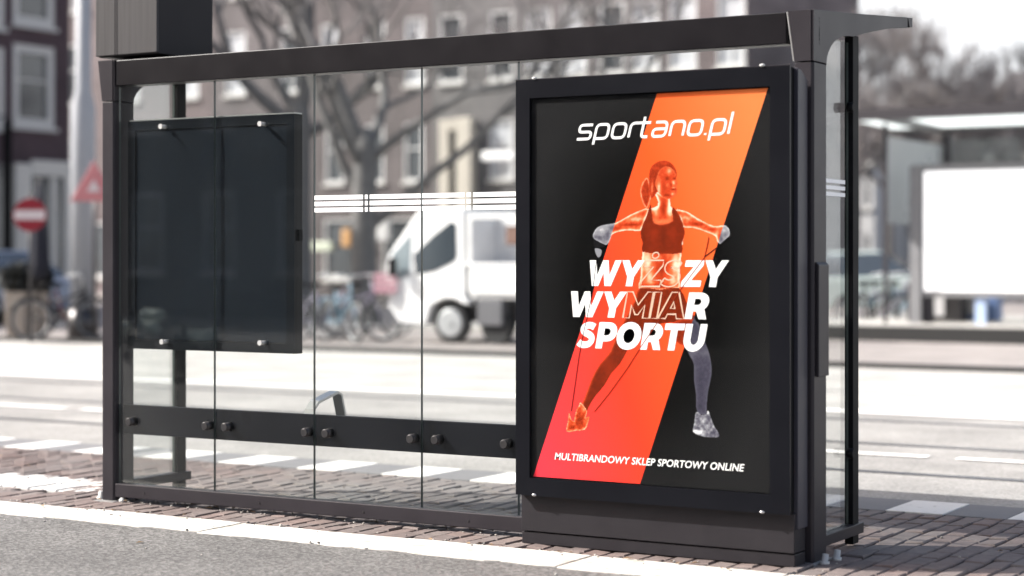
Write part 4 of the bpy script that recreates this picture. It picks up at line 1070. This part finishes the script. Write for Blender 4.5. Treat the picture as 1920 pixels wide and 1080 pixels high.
def face_cam(x, y): return math.atan2(CX - x, -(CY - y))
def sign_post(name, label, px, py, depth, kind):
    x, y = ground_at(px, depth); z = CZ + (HOR - py) * depth / FPX
    t = thing(name, label, 'road sign', (x, y, 0), TH)
    m = MB(); m.tube([(0, .05, 0), (0, .05, z + .35)], .03, 10); m.build('pole', dark_steel, t, world=False)
    if kind == 'disc':
        m = MB(); m.tube([(0, .012, z), (0, -.012, z)], .265, 32); d = m.build('plate', pink_red, t, world=False)
        m = MB(); m.box(-.24, .24, -.020, -.0125, z - .075, z + .075); m.build('bar', sign_white, d, world=False)
    else:
        def tri(r): return [(r * math.sin(a), z - .05 + r * math.cos(a)) for a in (0, 2 * math.pi / 3, 4 * math.pi / 3)]
        m = MB(); m.prism(tri(.44), 'y', -.012, .012); d = m.build('plate', pale_red, t, world=False, bevel=.03)
        m = MB(); m.prism(tri(.13), 'y', -.02, -.0125); m.build('field', sign_white, d, world=False)  # white field shrunk to the highlight at the sign's centre
    return t
sign_post('no_entry_sign', 'round red no-entry sign with white bar in front of the shopfront', 56, 403, 29.5, 'disc')
sign_post('warning_sign', 'faded red and white triangular road sign beside the pale lamp post', 176, 346, 29.5, 'tri')

x, y = ground_at(74, 31.2)
pa = thing('parasol', 'closed navy parasol standing behind the no-entry sign', 'parasol', (x, y, 0))
m = MB(); m.tube([(0, 0, 0), (0, 0, 2.7)], .025); m.build('pole', dark_steel, pa, world=False)
m = MB(); m.tube([(0, 0, 1.0), (.02, 0, 1.25), (0, 0, 1.9), (0, 0, 2.6)], [.13, .16, .13, .03], 14); m.build('canopy', navy, pa, world=False)

def leaf_clump(m, c, r, n, rnd, sz=.07):
    for k in range(n):
        v = Vector((rnd.gauss(0, 1), rnd.gauss(0, 1), rnd.gauss(0, 1))).normalized() * (rnd.random() ** .4)
        p = Vector(c) + Vector((v.x * r[0], v.y * r[1], v.z * r[2]))
        a = Vector((rnd.uniform(-1, 1), rnd.uniform(-1, 1), rnd.uniform(-1, 1))).normalized(); bq = a.cross(Vector((.3, .2, 1))).normalized(); s_ = sz * rnd.uniform(.6, 1.3)
        m.face([tuple(p - a * s_), tuple(p + bq * s_ * .5), tuple(p + a * s_), tuple(p - bq * s_ * .5)])
for px, wpx_, lab in ((33, 40, 'broad beige planter with dark shrub below the no-entry sign'), (76, 26, 'narrow beige planter with dark shrub beside the broad one')):
    x, y = ground_at(px, 31.5); t = thing('planter', lab, 'planter', (x, y, 0), TH, 'planters in front of the shopfront')
    hw_ = wpx_ * 31.5 / FPX / 2
    m = MB(); m.hexa([(-hw_ * .85, -hw_ * .85, 0), (hw_ * .85, -hw_ * .85, 0), (hw_ * .85, hw_ * .85, 0), (-hw_ * .85, hw_ * .85, 0), (-hw_, -hw_, .78), (hw_, -hw_, .78), (hw_, hw_, .78), (-hw_, hw_, .78)]); m.build('pot', planter_beige, t, world=False, bevel=.015)
    m = MB(); leaf_clump(m, (0, 0, 1.0), (hw_ * 1.8, hw_ * 1.5, .3), 500, random.Random(px), .08); m.build('shrub', leaf_dark, t, world=False, normals=False)

hy = thing('flower_bush', 'low bush of pale flower heads across the cycle path, mirrored in the dark case', 'bush', (-10.9, -8.2, 0))
m = MB(); rr_ = random.Random(4); leaf_clump(m, (0, 0, .3), (.75, .4, .32), 700, rr_, .06); m.build('leaves', leaf_dark, hy, world=False, normals=False)
for k in range(11):
    px_ = -.7 + .14 * k; hz_ = .48 + .22 * math.exp(-((px_ + .25) / .25) ** 2) + rr_.uniform(-.05, .05)
    m = MB(); m.ball((px_, rr_.uniform(-.1, .35), hz_), (.10, .10, .075), sub=2, jitter=.12); m.build('flower_head', mat('pale_flower', (.62, .68, .60), rough=.8) if k == 0 else MATS['pale_flower'], hy, world=False)
# ------------------------------------------------------------------ bicycles
def make_bike(paint_m, crate):
    t = thing('bicycle', 'x', 'bicycle', (0, 0, 0))
    for wx in (-.52, .52):
        m = MB(); m.torus((wx, 0, .34), .32, .022, 'y', 28, 8); w = m.build('wheel', tyre, t, world=False)
        m = MB()
        m.torus((wx, 0, .34), .292, .010, 'y', 28, 6)
        for k in range(14):
            a = 2 * math.pi * k / 14; m.tube([(wx, .01, .34), (wx + .285 * math.cos(a), 0, .34 + .285 * math.sin(a))], .0025, 3)
        m.build('rim', rim_mat, w, world=False)
    m = MB()
    for a, c2, r in (((-.52, 0, .34), (-.10, 0, .30), .014), ((-.10, 0, .30), (-.20, 0, .82), .018), ((-.20, 0, .78), (-.52, 0, .34), .012), ((-.10, 0, .30), (.36, 0, .72), .022), ((-.16, 0, .62), (.36, 0, .78), .018), ((.33, 0, .95), (.38, 0, .68), .02), ((.38, 0, .68), (.52, 0, .34), .015)):
        m.tube([a, c2], r, 8)
    m.tube([(-.84, 0, .45), (-.80, 0, .6), (-.65, 0, .68), (-.4, 0, .69)], .02, 6)
    m.build('frame', paint_m, t, world=False)
    m = MB(); m.tube([(.33, 0, .95), (.31, 0, 1.05), (.26, .12, 1.08), (.10, .27, 1.04)], .012, 8); m.tube([(.31, 0, 1.05), (.26, -.12, 1.08), (.10, -.27, 1.04)], .012, 8); m.build('handlebar', rim_mat, t, world=False)
    m = MB(); m.ball((-.22, 0, .90), (.14, .08, .04)); m.tube([(-.205, 0, .8), (-.22, 0, .88)], .012); m.build('saddle', black, t, world=False)
    m = MB(); m.torus((-.10, 0, .30), .09, .008, 'y', 18, 6); m.tube([(-.10, -.09, .30), (-.02, -.09, .17)], .01); m.tube([(-.10, .09, .30), (-.18, .09, .43)], .01); m.build('crank', rim_mat, t, world=False)
    if crate:
        m = MB()
        for z in (.80, .88, .96, 1.04): m.box(.44, .80, -.20, -.18, z, z + .06); m.box(.44, .80, .18, .20, z, z + .06); m.box(.44, .46, -.179, .179, z, z + .06); m.box(.78, .80, -.179, .179, z, z + .06)
        m.box(.44, .80, -.20, .20, .78, .798)
        for xx_, yy_ in ((.445, -.195), (.775, -.195), (.445, .175), (.775, .175)): m.box(xx_, xx_ + .02, yy_, yy_ + .02, .80, 1.10)
        m.build('crate', pink, t, world=False)
    return t
protos = {}
def bike(px, depth, rz, pi, crate, lab, z=0, group='parked bicycles'):
    key = (pi, crate)
    if key not in protos: o = protos[key] = make_bike(bike_paints[pi], crate)
    else: o = copy_tree(protos[key])
    x, y = ground_at(px, depth); o.location = (x, y, z); o.rotation_euler = (0, R(0), rz); o['label'] = lab; o['group'] = group
    return o
bike(660, 30.2, .3, 2, True, 'lilac bicycle with a pink front crate beside the truck')
bike(640, 29.6, -.5, 0, False, 'blue bicycle in front of the pink-crated one')
bike(612, 30.4, 1.1, 2, False, 'lilac bicycle without crate left of the blue bicycle')
bike(585, 31.4, .8, 1, False, 'black bicycle nearest the right edge of the timetable case')
bike(690, 31.4, 1.0, 1, False, 'black bicycle tucked in close to the front of the truck')
bike(118, 30.6, 1.0, 1, False, 'black bicycle leaning near the pale lamp post')
bike(128, 31.6, .5, 3, False, 'reddish bicycle behind the black one near the lamp post')
bike(1640, 33.0, .9, 1, False, 'black bicycle beside the far tram stop, nearest the end glass', .0)
bike(1662, 33.5, .5, 2, False, 'lilac bicycle in the middle of the far stop rack', .0)
bike(1690, 34.0, 1.2, 0, False, 'blue bicycle closest to the far white billboard', .0)

# ------------------------------------------------------------------ service truck
x, y = ground_at(840, 29.4)
tr = thing('service_truck', 'small white electric service truck parked behind the glass', 'truck', (x, y, 0), 0)
# local x: + to the right of the photo (rear), front towards -x
HWt = .85
def prof_prism(m, poly, w0, w1, mi=None): m.prism(poly, 'y', w0, w1, mi)
cab = [(-.92, .30), (-1.13, .55), (-1.22, .95), (-1.17, 1.35), (-1.06, 1.50), (-.60, 2.06), (-.45, 2.12), (.28, 2.13), (.30, .95), (.30, .74), (.38, .64), (.36, .60), (.30, .62), (.12, .70), (-.10, .70), (-.34, .58), (-.42, .34), (-.44, .28)]
m = MB(); m.prism(cab, 'y', 0, HWt * 2); m.build('cab', truck_white, tr, world=False, bevel=.05)
m = MB(); m.prism([(-.66, 1.40), (-.16, 1.70), (-.16, 1.70), (.14, 1.82), (.18, 1.40), (.12, 1.32), (-.24, 1.16), (-.24, 1.16)][0:1] + [(-.26, 1.72), (.06, 1.93), (.16, 1.88), (.17, 1.36), (.10, 1.28), (-.26, 1.13), (-.62, 1.08)], 'y', -.012, .03); m.build('side_window', car_glass, tr, world=False, bevel=.008)
m = MB(); m.prism([(-1.06, 1.42), (-.98, 1.48), (-.70, 1.74), (-.72, 1.08), (-.95, 1.00), (-1.10, 1.02)], 'y', -.010, .03); m.build('front_window', mat('pale_glass', (.22, .26, .28), rough=.1), tr, world=False)
m = MB(); m.tube([(-.98, -.05, 1.15), (-.95, -.14, 1.35)], .03); m.box(-1.0, -.9, -.22, -.12, 1.06, 1.34); m.build('mirror', black, tr, world=False)
m = MB(); m.box(.40, 3.2, .0, 1.7, .78, 1.22); m.box(.32, 3.2, -.02, 1.72, 1.222, 1.26); m.box(.40, 3.2, .05, 1.65, .70, .779); m.build('cargo_bed', truck_white, tr, world=False, bevel=.02)
m = MB(); m.box(.34, .42, .02, 1.68, 1.262, 2.06); m.box(.42, 3.2, .75, .80, 1.262, 2.0); m.box(.42, 3.2, .02, .06, 1.96, 2.04); m.box(3.14, 3.2, .02, 1.68, 1.262, 2.06); m.build('load_panel', mat('load_panel_grey', (.62, .62, .62), rough=.6), tr, world=False)
m = MB(); m.box(1.0, 1.5, .1, .5, 1.55, 1.85); m.build('cargo_box', mat('rust_brown', (.16, .09, .07)), tr, world=False, bevel=.03)
m = MB(); m.box(-.5, 3.1, .25, 1.45, .34, .62); m.build('chassis', dark_steel, tr, world=False)
m = MB(); m.box(.52, .98, .03, .5, .28, .69); m.build('battery_box', mat('battery_grey', (.10, .10, .11), rough=.6), tr, world=False, bevel=.02)
for wx, wy in ((0, .06), (0, 1.48), (2.3, .06), (2.3, 1.48)):
    m = MB(); m.tube([(wx, wy, .315), (wx, wy + .02, .315), (wx, wy + .16, .315), (wx, wy + .18, .315)], [.28, .315, .315, .28], 28); w = m.build('wheel', tyre, tr, world=False)
    m = MB(); m.tube([(wx, wy - .012, .315), (wx, wy - .001, .315)], [.20, .23], 28); m.tube([(wx, wy - .03, .315), (wx, wy - .0125, .315)], .06, 16); m.build('rim', rim_mat, w, world=False)
m = MB(); m.tube([(.82, .10, .26), (.82, .28, .26)], .26, 24); m.build('spare_wheel', tyre, tr, world=False)
m = MB(); m.ball((-1.08, .25, .82), (.05, .10, .09)); m.build('headlight', lamp_lens, tr, world=False)

# ------------------------------------------------------------------ cars
def car(label, px, depth, paint_m, rz=0, z=0):
    x, y = ground_at(px, depth); t = thing('parked_car', label, 'car', (x, y, z), rz)
    body = [(-2.05, .30), (-2.12, .55), (-2.05, .78), (-1.25, .92), (1.55, .95), (2.02, .88), (2.08, .50), (2.0, .28), (1.62, .26), (1.55, .50), (1.28, .62), (1.02, .50), (.95, .26), (-.90, .24), (-.97, .50), (-1.22, .62), (-1.50, .50), (-1.57, .26)]
    m = MB(); m.prism(body, 'y', -.86, .86); m.build('body', paint_m, t, world=False, bevel=.06, seg=3)
    m = MB(); top = [(-1.2, .90), (-.45, 1.42), (.85, 1.45), (1.65, .93)]
    A = [(px_, -.80, z_) if z_ < 1 else (px_, -.62, z_) for px_, z_ in top]; B = [(px_, .80, z_) if z_ < 1 else (px_, .62, z_) for px_, z_ in top]
    m.hexa([A[0], A[3], B[3], B[0], A[1], A[2], B[2], B[1]]); m.build('window', car_glass, t, world=False, bevel=.03)
    m = MB(); m.hexa([(-.40, -.60, 1.425), (.80, -.60, 1.455), (.80, .60, 1.455), (-.40, .60, 1.425), (-.3, -.52, 1.475), (.7, -.52, 1.5), (.7, .52, 1.5), (-.3, .52, 1.475)]); m.build('roof', paint_m, t, world=False, bevel=.02)
    for wx, wy in ((-1.24, -.80), (-1.24, .80), (1.28, -.80), (1.28, .80)):
        s_ = 1 if wy > 0 else -1
        m = MB(); m.tube([(wx, wy - s_ * .16, .31), (wx, wy + s_ * .03, .31), (wx, wy + s_ * .05, .31)], [.31, .31, .28], 24); w = m.build('wheel', tyre, t, world=False)
        m = MB(); m.tube([(wx, wy + s_ * .051, .31), (wx, wy + s_ * .062, .31)], [.21, .18], 20); m.build('rim', rim_mat, w, world=False)
    for yy_ in (-.6, .6):
        m = MB(); m.ball((-2.05, yy_, .66), (.06, .16, .09)); m.build('headlight', lamp_lens, t, world=False)
    return t
car('pale green car parked beyond the shelter end glass', 1590, 41, car_green, R(12))
car('blue-grey car at the left edge behind the planters', -20, 39, car_blue, R(-8))

# ================================================================== FAR TRAM STOP
fs = thing('tram_shelter', 'grey tram shelter with frosted roof on the far platform at right', 'tram shelter', (*ground_at(1800, 31), .25))
ox, oy, _ = fs.location
def W2(px, py, Y):
    xx_, zz_ = wall_pt(px, py, Y); return (xx_ - ox, Y - oy, zz_ - .25)
Yn, Yf = 21.9, 25.5
xl = W2(1640, 213, Yn)[0]; xl2 = W2(1700, 245, Yf)[0]
zN = W2(1700, 212, Yn)[2]; zF = W2(1800, 240, Yf)[2]
m = MB(); m.box(xl - .9, xl + 9, Yn - oy - .06, Yn - oy + .06, zN - .10, zN + .09); m.build('front_fascia', shelter_grey, fs, world=False)
m = MB(); m.box(xl - .9, xl + 9, Yf - oy - .06, Yf - oy + .06, zF - .07, zF + .06); m.build('back_beam', dark_steel, fs, world=False)
for q in (0, 2.9, 5.9, 8.9):
    m = MB(); m.hexa([(xl + q, Yn - oy + .06, zN - .1), (xl + q + .12, Yn - oy + .06, zN - .1), (xl + q + .12, Yf - oy - .06, zF - .10), (xl + q, Yf - oy - .06, zF - .10), (xl + q, Yn - oy + .06, zN + .02), (xl + q + .12, Yn - oy + .06, zN + .02), (xl + q + .12, Yf - oy - .06, zF + .0), (xl + q, Yf - oy - .06, zF + .0)])
    m.build('rafter', dark_steel, fs, world=False)
m = MB(); m.face([(xl - .88, Yn - oy + .07, zN + .03), (xl + 8.98, Yn - oy + .07, zN + .03), (xl + 8.98, Yf - oy - .07, zF + .02), (xl - .88, Yf - oy - .07, zF + .02)]); m.build('roof_glass', mint_glass, fs, world=False)
for q in (.02, 2.95, 5.9, 8.8):
    m = MB(); m.box(xl + q, xl + q + .16, Yf - oy - .08, Yf - oy + .08, .0, zF - .11); m.build('post', shelter_grey, fs, world=False)
pane_frost = mat('frosted_pane', (.20, .205, .215), rough=.3, var=.25, scale=1.2)
far_glass = glass_mat('far_glass', (.90, .93, .94), .8, .12)
for q in (.2, 1.6):
    m = MB(); m.box(xl + q, xl + q + 1.25, Yf - oy + .0, Yf - oy + .012, .45, zF - .2); m.build('back_pane', far_glass, fs, world=False)
m = MB(); m.box(xl + .05, xl + .07, Yn - oy + .4, Yf - oy - .1, 1.68, zF - .32); m.build('end_pane', pane_frost, fs, world=False)
m = MB(); m.box(xl + .03, xl + .09, Yn - oy + .32, Yn - oy + .395, .0, zF - .12); m.build('post', shelter_grey, fs, world=False)
# big white billboard inside it
bb = thing('billboard', 'blank bright white billboard in a grey casing on the far platform', 'billboard', (*ground_at(1830, 30.6), .25), 0)
ox, oy, _ = bb.location
Yb = 22.6
p0 = W2(1733, 322, Yb); p1 = W2(1733, 545, Yb)
m = MB(); m.box(p0[0], p0[0] + 2.9, Yb - oy - .012, Yb - oy, p1[2], p0[2]); m.build('panel', glow_white, bb, world=False)
m = MB(); m.box(p0[0] - .20, p0[0] + 3.1, Yb - oy + .001, Yb - oy + .22, p1[2] - .10, p0[2] + .12)
m.box(p0[0] - .24, p0[0] - .05, Yb - oy - .05, Yb - oy - .0, .0, p0[2] + .1); m.build('casing', mat('casing_grey', (.19, .19, .195), rough=.5), bb, world=False)
for q in (.0, .9, 1.9, 2.8):
    m = MB(); m.box(p0[0] + q - .05, p0[0] + q + .12, Yb - oy + .05, Yb - oy + .17, .0, p1[2] - .101); m.build('leg', pale_blue if q == .9 else shelter_grey, bb, world=False)
# blue cabinet under / behind the billboard
cb = thing('street_cabinet', 'low blue street cabinet under the white billboard', 'cabinet', (*ground_at(1842, 32.0), .25), 0)
m = MB(); m.box(-.50, .30, -.2, .2, .02, .62); m.build('body', blue_panel, cb, world=False, bevel=.01)
m = MB(); m.box(-.26, -.08, -.22, -.201, .12, .44); m.build('notice', truck_grey, cb, world=False)
cb2 = thing('street_cabinet', 'low dark street cabinet left of the blue one under the billboard', 'cabinet', (*ground_at(1765, 32.0), .25), 0)
m = MB(); m.box(-.55, .42, -.2, .2, .02, .66); m.build('body', dark_steel, cb2, world=False, bevel=.01)
m = MB(); m.box(-.12, .12, -.22, -.201, .1, .55); m.build('door', truck_grey, cb2, world=False)

# ================================================================== LIGHT, SKY, CAMERA
EL = 38
hd = Vector((.91, .415, 0)).normalized()
d = Vector((hd.x * math.cos(R(EL)), hd.y * math.cos(R(EL)), -math.sin(R(EL))))
su = bpy.data.lights.new('sun', 'SUN'); su.energy = 3.7; su.angle = R(.53); su.color = (1, .97, .935)
so = bpy.data.objects.new('sun', su); col.objects.link(so); so.rotation_euler = d.to_track_quat('-Z', 'Y').to_euler(); so.location = (-10, -8, 12)
w = bpy.data.worlds.new('World'); scn.world = w; w.use_nodes = True
nt = w.node_tree; bg = nt.nodes['Background']
sk = nt.nodes.new('ShaderNodeTexSky'); sk.sky_type = 'NISHITA'; sk.sun_disc = False
sk.sun_elevation = R(EL); sk.sun_rotation = math.atan2(-hd.x, -hd.y) % (2 * math.pi)
sk.air_density = 1.0; sk.dust_density = 6.0; sk.ozone_density = 1.0
# bright hazy cloud bank low in the sky, thinning upwards
tc = nt.nodes.new('ShaderNodeTexCoord'); sp = nt.nodes.new('ShaderNodeSeparateXYZ'); nt.links.new(tc.outputs['Generated'], sp.inputs[0])
nz = nt.nodes.new('ShaderNodeTexNoise'); nz.inputs['Scale'].default_value = 3.0; nz.inputs['Detail'].default_value = 7; nt.links.new(tc.outputs['Generated'], nz.inputs['Vector'])
ad_ = nt.nodes.new('ShaderNodeMath'); ad_.operation = 'MULTIPLY_ADD'; ad_.inputs[1].default_value = -.25; nt.links.new(nz.outputs['Fac'], ad_.inputs[0]); nt.links.new(sp.outputs[2], ad_.inputs[2])
mr = nt.nodes.new('ShaderNodeMapRange'); mr.interpolation_type = 'SMOOTHSTEP'; mr.inputs[1].default_value = .02; mr.inputs[2].default_value = .34; mr.inputs[3].default_value = 1; mr.inputs[4].default_value = 0
nt.links.new(ad_.outputs[0], mr.inputs[0])
mx = nt.nodes.new('ShaderNodeMix'); mx.data_type = 'RGBA'; mx.inputs[7].default_value = (5.2, 5.3, 5.4, 1)
nt.links.new(mr.outputs[0], mx.inputs[0]); nt.links.new(sk.outputs[0], mx.inputs[6])
nt.links.new(mx.outputs[2], bg.inputs[0]); bg.inputs[1].default_value = .10

cam = bpy.data.cameras.new('camera'); co = bpy.data.objects.new('camera', cam); col.objects.link(co); scn.camera = co
co.location = (CX, CY, CZ); co.rotation_euler = (R(90), 0, TH)
cam.sensor_width = 36; cam.lens = FPX / 1920 * 36; cam.shift_y = (HOR - 540) / 1920
cam.clip_start = .1; cam.clip_end = 2000
cam.dof.use_dof = True; cam.dof.focus_distance = 9.1; cam.dof.aperture_fstop = 1.08
scn.view_settings.view_transform = 'Standard'; scn.view_settings.look = 'None'; scn.view_settings.exposure = 1.5; scn.view_settings.gamma = 1
scn.cycles.use_denoising = True
scn.cycles.max_bounces = 8; scn.cycles.transparent_max_bounces = 16
